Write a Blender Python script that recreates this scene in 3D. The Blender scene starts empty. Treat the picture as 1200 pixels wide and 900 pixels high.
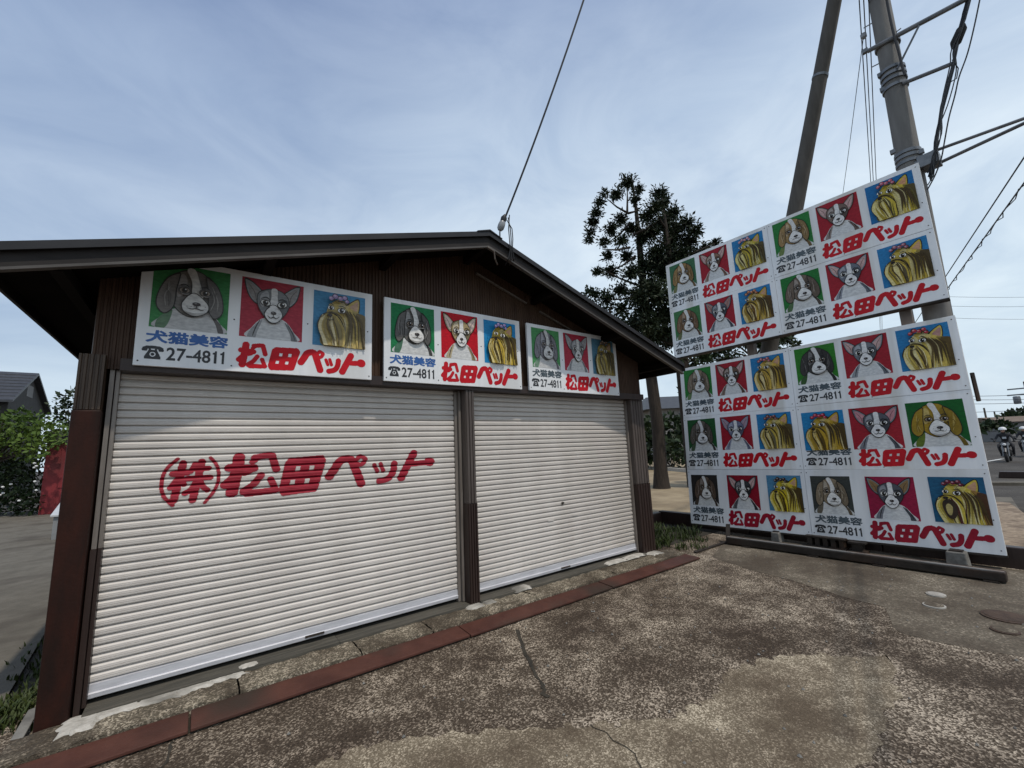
import bpy, bmesh, math, random
import numpy as np
from mathutils import Vector, Matrix
from mathutils.geometry import tessellate_polygon
random.seed(7); rng = np.random.default_rng(7)
S = bpy.context.scene; COL = S.collection

# ------------------------------------------------------------------ camera
F, YAW, PIT, ROL, CD, CH = 494.79, .63813, .15598, -.04298, 4.18443, 1.5
cy, sy, cp, sp, cr, sr = math.cos(YAW), math.sin(YAW), math.cos(PIT), math.sin(PIT), math.cos(ROL), math.sin(ROL)
FW = Vector((sy*cp, cy*cp, sp)); R0 = Vector((cy, -sy, 0)); U0 = R0.cross(FW)
RT = R0*cr + U0*sr; UP = -R0*sr + U0*cr; CAM = Vector((0, -CD, CH))
cd = bpy.data.cameras.new('camera'); cam = bpy.data.objects.new('camera', cd); COL.objects.link(cam)
cam.matrix_world = Matrix(((RT.x, UP.x, -FW.x, CAM.x), (RT.y, UP.y, -FW.y, CAM.y), (RT.z, UP.z, -FW.z, CAM.z), (0, 0, 0, 1)))
cd.sensor_width = 36; cd.lens = 36*F/1200; cd.clip_start = .05; cd.clip_end = 3000
S.camera = cam
def ray(px, py): return FW + RT*((px-600)/F) - UP*((py-450)/F)
def at(px, py, ax, val):
    d = ray(px, py); t = (val-CAM[ax])/d[ax]; return CAM + d*t
def atd(px, py, dep): return CAM + ray(px, py)*dep
def depth(P): return (Vector(P)-CAM).dot(FW)

# ------------------------------------------------------------------ sky and sun
SUN_EL, SUN_AZ = math.radians(62), math.radians(4)        # azimuth measured from -Y (behind the camera) towards +X
W = bpy.data.worlds.new('World'); S.world = W; W.use_nodes = True
nt = W.node_tree; nt.nodes.clear()
def nd(t, ty, **k):
    n = t.nodes.new(ty)
    for a, v in k.items(): setattr(n, a, v)
    return n
out = nd(nt, 'ShaderNodeOutputWorld'); bg = nd(nt, 'ShaderNodeBackground'); bg.inputs['Strength'].default_value = .106
sky = nd(nt, 'ShaderNodeTexSky'); sky.sky_type = 'NISHITA'; sky.sun_disc = False
sky.sun_elevation = SUN_EL; sky.sun_rotation = math.pi - SUN_AZ; sky.air_density = 1.3; sky.dust_density = 2.0
tc = nd(nt, 'ShaderNodeTexCoord'); mp = nd(nt, 'ShaderNodeMapping'); mp.inputs['Scale'].default_value = (1.0, 1.4, 2.6)
mp.inputs['Rotation'].default_value = (2.5, 1.1, .3)
n1 = nd(nt, 'ShaderNodeTexNoise'); n1.inputs['Scale'].default_value = 2.6; n1.inputs['Detail'].default_value = 7; n1.inputs['Roughness'].default_value = .58
n1.inputs['Distortion'].default_value = .6
r1 = nd(nt, 'ShaderNodeValToRGB'); r1.color_ramp.elements[0].position = .33; r1.color_ramp.elements[1].position = .68
nt.links.new(tc.outputs['Generated'], mp.inputs['Vector']); nt.links.new(mp.outputs[0], n1.inputs['Vector']); nt.links.new(n1.outputs['Fac'], r1.inputs['Fac'])
# thin overcast: brighter and whiter towards the horizon, bluer grey overhead
sx = nd(nt, 'ShaderNodeSeparateXYZ'); nt.links.new(tc.outputs['Generated'], sx.inputs[0])
r2 = nd(nt, 'ShaderNodeValToRGB')
els = r2.color_ramp.elements
els[0].position = 0; els[0].color = (6.9, 8.2, 9.3, 1)
els[1].position = .95; els[1].color = (2.6, 3.5, 5.2, 1)
e = els.new(.2); e.color = (6.7, 8.0, 9.1, 1)
e = els.new(.44); e.color = (6.8, 8.0, 9.2, 1)
e = els.new(.62); e.color = (5.3, 6.5, 8.1, 1)
e = els.new(.80); e.color = (3.0, 3.95, 5.9, 1)
nt.links.new(sx.outputs['Z'], r2.inputs['Fac'])
r3 = nd(nt, 'ShaderNodeMixRGB', blend_type='MULTIPLY'); r3.inputs['Fac'].default_value = 1
rr = nd(nt, 'ShaderNodeValToRGB'); rr.color_ramp.elements[0].color = (.82, .85, .90, 1); rr.color_ramp.elements[1].color = (1.16, 1.12, 1.07, 1)
nt.links.new(r1.outputs['Color'], rr.inputs['Fac']); nt.links.new(r2.outputs['Color'], r3.inputs['Color1']); nt.links.new(rr.outputs['Color'], r3.inputs['Color2'])
mx = nd(nt, 'ShaderNodeMixRGB'); mx.inputs['Fac'].default_value = .88
# a heavier bank of cloud in the upper left of the sky
dn = nd(nt, 'ShaderNodeVectorMath', operation='DOT_PRODUCT'); dn.inputs[1].default_value = tuple(ray(-60, -60).normalized())
nt.links.new(tc.outputs['Generated'], dn.inputs[0])
mr = nd(nt, 'ShaderNodeMapRange', interpolation_type='SMOOTHSTEP'); mr.inputs['From Min'].default_value = .74; mr.inputs['From Max'].default_value = 1.0; mr.inputs['To Min'].default_value = 0; mr.inputs['To Max'].default_value = 1
nt.links.new(dn.outputs['Value'], mr.inputs['Value'])
bk = nd(nt, 'ShaderNodeMixRGB', blend_type='MULTIPLY'); bk.inputs['Color2'].default_value = (.60, .65, .76, 1); nt.links.new(r3.outputs['Color'], bk.inputs['Color1']); nt.links.new(mr.outputs[0], bk.inputs['Fac'])
nt.links.new(sky.outputs[0], mx.inputs['Color1']); nt.links.new(bk.outputs[0], mx.inputs['Color2'])
nt.links.new(mx.outputs[0], bg.inputs['Color']); nt.links.new(bg.outputs[0], out.inputs['Surface'])
sl = bpy.data.lights.new('sun', 'SUN'); sl.energy = 2.3; sl.angle = math.radians(1.0); sl.color = (1, .93, .83)
so = bpy.data.objects.new('sun', sl); COL.objects.link(so)
sdir = Vector((math.sin(SUN_AZ)*math.cos(SUN_EL), -math.cos(SUN_AZ)*math.cos(SUN_EL), math.sin(SUN_EL)))
so.rotation_euler = sdir.to_track_quat('Z', 'Y').to_euler(); so.location = (0, -20, 30)
S.view_settings.view_transform = 'Standard'; S.view_settings.look = 'None'; S.view_settings.exposure = 0; S.view_settings.gamma = 1
S.view_settings.use_curve_mapping = False
try:
    S.cycles.max_bounces = 6; S.cycles.use_denoising = True
except Exception: pass

# ------------------------------------------------------------------ materials
def lin(c):
    if isinstance(c, str): c = [int(c[i:i+2], 16)/255 for i in (0, 2, 4)]
    return tuple((x/12.92 if x <= .04045 else ((x+.055)/1.055)**2.4) for x in c)
def mat(name, c1, c2=None, scale=6, rough=.6, bump=0, bscale=60, metal=0, stretch=(1, 1, 1), detail=6, lo=.35, hi=.65, spec=.4, c3=None):
    """two-tone noise paint (c1, c2 are linear base colours); c3 adds a second, larger stain tone"""
    m = bpy.data.materials.new(name); m.use_nodes = True; t = m.node_tree; b = t.nodes['Principled BSDF']
    c2 = c2 or tuple(x*.8 for x in c1)
    tc = nd(t, 'ShaderNodeTexCoord'); mp = nd(t, 'ShaderNodeMapping'); mp.inputs['Scale'].default_value = stretch
    t.links.new(tc.outputs['Object'], mp.inputs['Vector'])
    n = nd(t, 'ShaderNodeTexNoise'); n.inputs['Scale'].default_value = scale; n.inputs['Detail'].default_value = detail; n.inputs['Roughness'].default_value = .62
    r = nd(t, 'ShaderNodeValToRGB'); r.color_ramp.elements[0].position = lo; r.color_ramp.elements[1].position = hi
    r.color_ramp.elements[0].color = (*c1, 1); r.color_ramp.elements[1].color = (*c2, 1)
    t.links.new(mp.outputs[0], n.inputs['Vector']); t.links.new(n.outputs['Fac'], r.inputs['Fac'])
    src = r.outputs['Color']
    if c3:
        n3 = nd(t, 'ShaderNodeTexNoise'); n3.inputs['Scale'].default_value = scale*.23; n3.inputs['Detail'].default_value = 4
        q = nd(t, 'ShaderNodeValToRGB'); q.color_ramp.elements[0].position = .5; q.color_ramp.elements[1].position = .68
        x = nd(t, 'ShaderNodeMixRGB'); x.inputs['Color2'].default_value = (*c3, 1)
        t.links.new(mp.outputs[0], n3.inputs['Vector']); t.links.new(n3.outputs['Fac'], q.inputs['Fac']); t.links.new(q.outputs['Color'], x.inputs['Fac'])
        t.links.new(src, x.inputs['Color1']); src = x.outputs[0]
    t.links.new(src, b.inputs['Base Color'])
    b.inputs['Roughness'].default_value = rough; b.inputs['Metallic'].default_value = metal; b.inputs['Specular IOR Level'].default_value = spec
    if bump:
        n2 = nd(t, 'ShaderNodeTexNoise'); n2.inputs['Scale'].default_value = bscale; n2.inputs['Detail'].default_value = 4
        bp_ = nd(t, 'ShaderNodeBump'); bp_.inputs['Strength'].default_value = bump; bp_.inputs['Distance'].default_value = .01
        t.links.new(tc.outputs['Object'], n2.inputs['Vector']); t.links.new(n2.outputs['Fac'], bp_.inputs['Height']); t.links.new(bp_.outputs[0], b.inputs['Normal'])
    return m
def aggregate(name, dark, mid, light, frac, scale, patch=(1, 1, 1), bump=.6, patchscale=.9):
    """washed concrete: pale stones showing in a dark matrix, in uneven patches"""
    m = bpy.data.materials.new(name); m.use_nodes = True; t = m.node_tree; b = t.nodes['Principled BSDF']
    tc = nd(t, 'ShaderNodeTexCoord')
    v = nd(t, 'ShaderNodeTexVoronoi'); v.inputs['Scale'].default_value = scale; v.inputs['Randomness'].default_value = 1
    f = nd(t, 'ShaderNodeTexNoise'); f.inputs['Scale'].default_value = scale*.55; f.inputs['Detail'].default_value = 5; f.inputs['Roughness'].default_value = .75
    g = nd(t, 'ShaderNodeTexNoise'); g.inputs['Scale'].default_value = patchscale; g.inputs['Detail'].default_value = 6; g.inputs['Roughness'].default_value = .68
    h = nd(t, 'ShaderNodeTexNoise'); h.inputs['Scale'].default_value = patchscale*6; h.inputs['Detail'].default_value = 6
    for n in (v, f, g, h): t.links.new(tc.outputs['Object'], n.inputs['Vector'])
    sx = nd(t, 'ShaderNodeSeparateColor'); t.links.new(v.outputs['Color'], sx.inputs[0])
    # stone mask: random cell value + local patch density
    a = nd(t, 'ShaderNodeMath', operation='ADD'); t.links.new(sx.outputs[0], a.inputs[0])
    a0 = nd(t, 'ShaderNodeMath', operation='MULTIPLY'); a0.inputs[1].default_value = 1.5; t.links.new(g.outputs['Fac'], a0.inputs[0])
    a1 = nd(t, 'ShaderNodeMath', operation='MULTIPLY_ADD'); a1.inputs[1].default_value = .9; t.links.new(h.outputs['Fac'], a1.inputs[0]); t.links.new(a0.outputs[0], a1.inputs[2])
    t.links.new(a1.outputs[0], a.inputs[1])
    r = nd(t, 'ShaderNodeValToRGB'); r.color_ramp.elements[0].position = 0; r.color_ramp.elements[1].position = 1
    mr = nd(t, 'ShaderNodeMapRange'); mr.inputs['From Min'].default_value = 2.2-frac; mr.inputs['From Max'].default_value = 2.75-frac; t.links.new(a.outputs[0], mr.inputs['Value'])
    r.color_ramp.elements[0].color = (0, 0, 0, 1); r.color_ramp.elements[1].color = (1, 1, 1, 1); t.links.new(mr.outputs[0], r.inputs['Fac'])
    base = nd(t, 'ShaderNodeValToRGB'); base.color_ramp.elements[0].position = .36; base.color_ramp.elements[1].position = .66
    base.color_ramp.elements[0].color = (*dark, 1); base.color_ramp.elements[1].color = (*mid, 1); t.links.new(f.outputs['Fac'], base.inputs['Fac'])
    x = nd(t, 'ShaderNodeMixRGB'); x.inputs['Color2'].default_value = (*light, 1)
    t.links.new(r.outputs['Color'], x.inputs['Fac']); t.links.new(base.outputs['Color'], x.inputs['Color1'])
    # broad damp / dirt tone
    q = nd(t, 'ShaderNodeValToRGB'); q.color_ramp.elements[0].position = .38; q.color_ramp.elements[1].position = .62
    q.color_ramp.elements[0].color = (.62, .56, .52, 1); q.color_ramp.elements[1].color = (1.08, 1.05, 1, 1); t.links.new(g.outputs['Fac'], q.inputs['Fac'])
    y = nd(t, 'ShaderNodeMixRGB', blend_type='MULTIPLY'); y.inputs['Fac'].default_value = 1
    t.links.new(x.outputs[0], y.inputs['Color1']); t.links.new(q.outputs['Color'], y.inputs['Color2']); t.links.new(y.outputs[0], b.inputs['Base Color'])
    b.inputs['Roughness'].default_value = .85; b.inputs['Specular IOR Level'].default_value = .25
    bp_ = nd(t, 'ShaderNodeBump'); bp_.inputs['Strength'].default_value = bump; bp_.inputs['Distance'].default_value = .008
    s = nd(t, 'ShaderNodeMath', operation='ADD'); t.links.new(v.outputs['Distance'], s.inputs[0]); t.links.new(f.outputs['Fac'], s.inputs[1])
    t.links.new(s.outputs[0], bp_.inputs['Height']); t.links.new(bp_.outputs[0], b.inputs['Normal'])
    return m
M = {}
M['apron'] = aggregate('washed aggregate concrete', (.036, .027, .019), (.125, .099, .073), (.50, .435, .355), .43, 105, patchscale=1.1)
M['asphalt'] = aggregate('asphalt', (.05, .046, .042), (.085, .078, .07), (.15, .14, .125), .2, 45, patchscale=.3)
M['patch'] = aggregate('trowelled concrete', (.12, .098, .070), (.215, .182, .132), (.52, .46, .36), .42, 130, patchscale=1.5, bump=.3)
M['smooth'] = aggregate('smooth dirty concrete', (.085, .074, .058), (.165, .143, .112), (.36, .32, .26), .22, 80, patchscale=1.3, bump=.2)
M['kerb'] = aggregate('exposed kerb concrete', (.065, .056, .042), (.16, .14, .105), (.46, .41, .33), .42, 110, patchscale=2.5)
M['drive'] = mat('driveway concrete', (.105, .092, .07), (.145, .128, .10), 5, .85, .5, 40, c3=(.075, .062, .046))
M['yard'] = mat('sandy yard', (.23, .175, .105), (.36, .285, .18), 1.6, .95, .6, 25, c3=(.17, .125, .075))
M['gravel'] = mat('tan gravel', (.17, .125, .085), (.36, .28, .20), 14, .95, .9, 30, c3=(.14, .10, .07))
M['soil'] = mat('damp soil', (.022, .019, .014), (.05, .042, .03), 9, .95, .8, 40)
M['strip'] = mat('red oxide steel', (.060, .021, .015), (.095, .036, .025), 5, .62, .25, 90, c3=(.040, .026, .019), spec=.3)
M['mortar'] = mat('pale mortar', (.34, .32, .28), (.54, .51, .46), 12, .9, .8, 45, c3=(.17, .16, .14))
M['timber'] = mat('weathered dark sill timber', (.05, .047, .038), (.10, .09, .072), 5, .8, .4, 60, stretch=(.6, 8, 8))
M['slat'] = mat('cream shutter paint', (.555, .515, .475), (.63, .59, .545), 2.5, .45, .05, 120, stretch=(1, 1, .35), c3=(.47, .43, .385))
M['slat_red'] = mat('crimson lettering paint', (.27, .010, .024), (.34, .018, .038), 14, .5, c3=(.23, .010, .022), spec=.25)
M['alu'] = mat('bare aluminium', (.55, .55, .58), (.66, .66, .69), 6, .45, .04, 80, metal=.35, stretch=(1, 6, 6))
M['guide'] = mat('grey brown guide rail', (.17, .145, .125), (.25, .22, .195), 6, .4, metal=.3, stretch=(6, 6, .5))
M['brown'] = mat('brown corrugated siding', (.056, .031, .019), (.082, .047, .029), 3, .55, stretch=(3, 3, .7), c3=(.045, .020, .011), spec=.25)
M['tan_siding'] = mat('tan corrugated siding', (.050, .032, .021), (.078, .050, .032), 4, .5, stretch=(5, 5, .6))
M['post_red'] = mat('rust red post', (.016, .008, .006), (.034, .011, .007), 3, .55, .15, 50, stretch=(3, 3, .8), c3=(.016, .008, .006), spec=.15)
M['post_grey'] = mat('weathered grey brown cladding', (.060, .047, .040), (.098, .080, .070), 4, .55, stretch=(8, 8, .5))
M['post_dark'] = mat('dark brown paint', (.022, .012, .009), (.035, .020, .016), 4, .45, stretch=(6, 6, .6))
M['roof'] = mat('dark roof metal', (.016, .016, .018), (.026, .025, .027), 3, .5, spec=.3)
M['barge'] = mat('grey brown fascia metal', (.018, .015, .014), (.027, .023, .021), 4, .6, stretch=(.5, 6, 3), spec=.2)
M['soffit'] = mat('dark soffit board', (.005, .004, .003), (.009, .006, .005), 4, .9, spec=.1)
M['board'] = mat('white board', (.72, .735, .75), (.80, .805, .81), 2.0, .4, stretch=(5, 5, .6), c3=(.62, .62, .61), spec=.35)
M['board_grey'] = mat('greyer white board', (.80, .81, .815), (.86, .86, .86), 2.0, .45, stretch=(7, 7, .5), c3=(.66, .64, .60), spec=.25)
M['board_edge'] = mat('board edge', (.55, .54, .52), (.68, .67, .65), 5, .5, c3=(.38, .33, .28))
M['letter_red'] = mat('red sign enamel', (.46, .004, .012), (.54, .008, .018), 10, .45, spec=.2)
M['letter_crimson'] = mat('crimson sign enamel', (.26, .005, .020), (.33, .009, .027), 10, .45, spec=.2)
M['ink'] = mat('black sign enamel', (.014, .015, .018), (.03, .03, .034), 12, .4)
M['ink_blue'] = mat('blue sign enamel', (.02, .085, .28), (.035, .13, .38), 12, .4)
M['ink_grey'] = mat('slate sign enamel', (.04, .06, .075), (.075, .10, .115), 12, .4)
M['steel'] = mat('dark rusted steel', (.020, .016, .013), (.042, .033, .027), 6, .65, .3, 50, c3=(.06, .034, .022), spec=.25)
M['grey_steel'] = mat('grey painted steel', (.16, .155, .15), (.24, .235, .225), 5, .55, c3=(.15, .09, .06))
M['galv'] = mat('galvanised steel', (.13, .14, .15), (.20, .205, .215), 9, .42, metal=.5)
M['pole'] = mat('pole concrete', (.16, .15, .14), (.21, .20, .185), 3, .8, .25, 40, stretch=(3, 3, .5), c3=(.12, .115, .105))
M['pole_dark'] = mat('dark weathered pole', (.075, .066, .055), (.11, .098, .084), 3, .8, .25, 40, stretch=(3, 3, .5))
M['cable'] = mat('black cable', (.008, .008, .010), (.016, .016, .018), 9, .5)
M['porcelain'] = mat('grey porcelain', (.20, .21, .22), (.30, .31, .32), 9, .25)
M['bark'] = mat('cedar bark', (.020, .015, .011), (.045, .033, .025), 9, .9, .8, 30, stretch=(3, 3, .4))
def leafmat(name, c1, c2):
    m = mat(name, c1, c2, .9, .6, spec=.25); return m
M['cedar'] = leafmat('cedar foliage', (.010, .017, .008), (.028, .040, .015))
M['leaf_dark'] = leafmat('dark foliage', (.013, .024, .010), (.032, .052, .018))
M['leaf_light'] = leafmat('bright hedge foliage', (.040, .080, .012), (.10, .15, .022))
M['grass'] = leafmat('weed grass', (.020, .034, .007), (.045, .062, .014))
M['petal'] = mat('white petals', (.7, .7, .66), (.8, .8, .78), 9, .6)
M['slate'] = mat('slate grey roof', (.038, .040, .046), (.052, .054, .062), 3, .5)
M['house'] = mat('grey house wall', (.16, .155, .15), (.20, .195, .19), 2, .8)
M['house_dark'] = mat('dark house wall', (.03, .028, .027), (.045, .042, .04), 2, .8)
M['red_door'] = mat('faded red steel', (.17, .014, .018), (.23, .024, .027), 3, .6, stretch=(2, 2, .6), c3=(.13, .02, .02))
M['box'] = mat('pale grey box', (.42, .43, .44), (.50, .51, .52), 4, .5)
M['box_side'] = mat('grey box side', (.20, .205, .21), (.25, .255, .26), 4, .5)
M['stone'] = mat('grey stone', (.12, .115, .105), (.24, .23, .21), 7, .9, .6, 30)
M['white_paint'] = mat('road paint', (.55, .55, .53), (.75, .75, .73), 8, .7)
M['pale_kerb'] = mat('pale kerb', (.30, .28, .25), (.42, .40, .36), 9, .85)
M['rubber'] = mat('black rubber', (.012, .012, .012), (.02, .02, .02), 8, .8)
M['black_paint'] = mat('black enamel', (.012, .012, .014), (.02, .02, .022), 8, .3)
M['cloth'] = mat('dark riding suit', (.015, .015, .018), (.035, .035, .038), 8, .8)
M['helmet'] = mat('white helmet', (.68, .68, .68), (.76, .76, .76), 8, .25)
M['skin'] = mat('skin', (.42, .25, .18), (.48, .30, .22), 8, .5)
M['lamp'] = mat('lamp glass', (.6, .6, .6), (.7, .7, .7), 8, .1)
M['glass'] = mat('dark window glass', (.02, .024, .028), (.03, .034, .04), 3, .08)
M['rust'] = mat('rusted iron cover', (.045, .028, .019), (.08, .05, .034), 14, .75, .6, 60)
M['trim'] = mat('fascia trim', (.055, .048, .042), (.085, .075, .067), 4, .5, stretch=(.5, 6, 3))
M['brown_roof'] = mat('brown roof', (.12, .08, .055), (.17, .12, .085), 3, .7)
# sign painting: flat enamel colours held in a colour attribute, with brush streaks
pm = bpy.data.materials.new('sign painting'); pm.use_nodes = True; t = pm.node_tree; b = t.nodes['Principled BSDF']
va = nd(t, 'ShaderNodeVertexColor', layer_name='Col'); tcn = nd(t, 'ShaderNodeTexCoord')
mpn = nd(t, 'ShaderNodeMapping'); mpn.inputs['Scale'].default_value = (26, 26, 60)
nn = nd(t, 'ShaderNodeTexNoise'); nn.inputs['Scale'].default_value = 1; nn.inputs['Detail'].default_value = 5
q = nd(t, 'ShaderNodeValToRGB'); q.color_ramp.elements[0].position = .3; q.color_ramp.elements[1].position = .7
q.color_ramp.elements[0].color = (.74, .74, .75, 1); q.color_ramp.elements[1].color = (1.1, 1.1, 1.08, 1)
x = nd(t, 'ShaderNodeMixRGB', blend_type='MULTIPLY'); x.inputs['Fac'].default_value = 1
t.links.new(tcn.outputs['Object'], mpn.inputs[0]); t.links.new(mpn.outputs[0], nn.inputs['Vector']); t.links.new(nn.outputs['Fac'], q.inputs['Fac'])
t.links.new(va.outputs['Color'], x.inputs['Color1']); t.links.new(q.outputs['Color'], x.inputs['Color2']); t.links.new(x.outputs[0], b.inputs['Base Color'])
b.inputs['Roughness'].default_value = .5; b.inputs['Specular IOR Level'].default_value = .2
M['painting'] = pm

# ------------------------------------------------------------------ mesh helpers
class MB:
    def __init__(s): s.v = []; s.f = []; s.c = []
    def add(s, vs, fs):
        o = len(s.v); s.v += [tuple(v) for v in vs]; s.f += [tuple(i+o for i in f) for f in fs]; return s
    def box(s, x0, x1, y0, y1, z0, z1):
        return s.add([(x, y, z) for x in (x0, x1) for y in (y0, y1) for z in (z0, z1)],
                     [(0, 1, 3, 2), (4, 6, 7, 5), (0, 4, 5, 1), (2, 3, 7, 6), (0, 2, 6, 4), (1, 5, 7, 3)])
    def obox(s, o, ex, ey, ez):
        """box from a corner and three edge vectors"""
        o, ex, ey, ez = map(Vector, (o, ex, ey, ez))
        return s.add([o+ex*a+ey*b_+ez*c for a in (0, 1) for b_ in (0, 1) for c in (0, 1)],
                     [(0, 1, 3, 2), (4, 6, 7, 5), (0, 4, 5, 1), (2, 3, 7, 6), (0, 2, 6, 4), (1, 5, 7, 3)])
    def prism(s, poly, ax, a0, a1):
        """extrude a 2-D polygon along axis ax from a0 to a1"""
        n = len(poly)
        def P(p, a):
            q = list(p); q.insert(ax, a); return tuple(q)
        vs = [P(p, a0) for p in poly]+[P(p, a1) for p in poly]
        fs = [tuple(range(n)), tuple(range(2*n-1, n-1, -1))]+[(i, (i+1) % n, n+(i+1) % n, n+i) for i in range(n)]
        return s.add(vs, fs)
    def tube(s, pts, r, n=8, cap=True):
        pts = [Vector(p) for p in pts]; rs = r if isinstance(r, (list, tuple)) else [r]*len(pts)
        o = len(s.v); prev = None
        for i, p in enumerate(pts):
            d = (pts[min(i+1, len(pts)-1)]-pts[max(i-1, 0)]).normalized()
            if prev is None:
                a = d.orthogonal().normalized()
            else:
                a = (prev-d*prev.dot(d)).normalized()
            prev = a; bb = d.cross(a)
            for k in range(n):
                w = 2*math.pi*k/n; s.v.append(tuple(p+(a*math.cos(w)+bb*math.sin(w))*rs[i]))
        for i in range(len(pts)-1):
            for k in range(n):
                k2 = (k+1) % n; s.f.append((o+i*n+k, o+i*n+k2, o+(i+1)*n+k2, o+(i+1)*n+k))
        if cap:
            s.f.append(tuple(o+k for k in range(n-1, -1, -1))); s.f.append(tuple(o+(len(pts)-1)*n+k for k in range(n)))
        return s
    def lathe(s, prof, c, n=20, ax=2):
        """prof: list of (radius, height)"""
        o = len(s.v)
        for r, h in prof:
            for k in range(n):
                w = 2*math.pi*k/n; p = [r*math.cos(w), r*math.sin(w)]; p.insert(ax, h)
                s.v.append((c[0]+p[0], c[1]+p[1], c[2]+p[2]))
        for i in range(len(prof)-1):
            for k in range(n):
                k2 = (k+1) % n; s.f.append((o+i*n+k, o+i*n+k2, o+(i+1)*n+k2, o+(i+1)*n+k))
        s.f.append(tuple(o+k for k in range(n-1, -1, -1))); s.f.append(tuple(o+(len(prof)-1)*n+k for k in range(n)))
        return s
    def ball(s, c, rx, ry, rz, n=10, m_=7):
        prof = [(math.sin(math.pi*i/m_), -math.cos(math.pi*i/m_)) for i in range(m_+1)]
        o = len(s.v)
        for r, h in prof:
            for k in range(n):
                w = 2*math.pi*k/n; s.v.append((c[0]+rx*max(r, .02)*math.cos(w), c[1]+ry*max(r, .02)*math.sin(w), c[2]+rz*h))
        for i in range(m_):
            for k in range(n):
                k2 = (k+1) % n; s.f.append((o+i*n+k, o+i*n+k2, o+(i+1)*n+k2, o+(i+1)*n+k))
        return s
    def build(s, name, m, parent=None, loc=None, smooth=False, bevel=0):
        base = Vector((0, 0, 0))
        if parent is not None:
            p = parent
            while p is not None: base += p.location; p = p.parent
        L = Vector(loc) if loc is not None else Vector((0, 0, 0))
        me = bpy.data.meshes.new(name)
        me.from_pydata([tuple(Vector(v)-base-L) for v in s.v], [], s.f)
        me.materials.append(M[m] if isinstance(m, str) else m)
        if s.c:
            ca = me.color_attributes.new('Col', 'FLOAT_COLOR', 'CORNER')
            flat = []
            for p in me.polygons: flat += list(s.c[p.index])*p.loop_total
            ca.data.foreach_set('color', flat)
        if smooth: me.polygons.foreach_set('use_smooth', [True]*len(me.polygons))
        o = bpy.data.objects.new(name, me); COL.objects.link(o); o.location = L
        if not s.c and len(s.f) < 60000:
            bm = bmesh.new(); bm.from_mesh(me); bmesh.ops.recalc_face_normals(bm, faces=bm.faces); bm.to_mesh(me); bm.free()
        if parent is not None: o.parent = parent
        if bevel:
            md = o.modifiers.new('bevel', 'BEVEL'); md.width = bevel; md.segments = 2; md.limit_method = 'ANGLE'
        if smooth:
            try:
                md = o.modifiers.new('edges', 'EDGE_SPLIT'); md.split_angle = math.radians(40)
            except Exception: pass
        return o
def tag(o, label=None, cat=None, group=None, kind=None):
    if label: o['label'] = label
    if cat: o['category'] = cat
    if group: o['group'] = group
    if kind: o['kind'] = kind
    return o
def thing(name, loc, label, cat, group=None):
    o = bpy.data.objects.new(name, None); COL.objects.link(o); o.location = loc; o.empty_display_size = .1
    return tag(o, label, cat, group)
def copy_thing(o, loc, label=None):
    def cp(a, par):
        c = a.copy(); COL.objects.link(c); c.parent = par
        for ch in list(a.children): cp(ch, c)
        return c
    c = cp(o, None); c.location = loc
    if label: c['label'] = label
    return c

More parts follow.
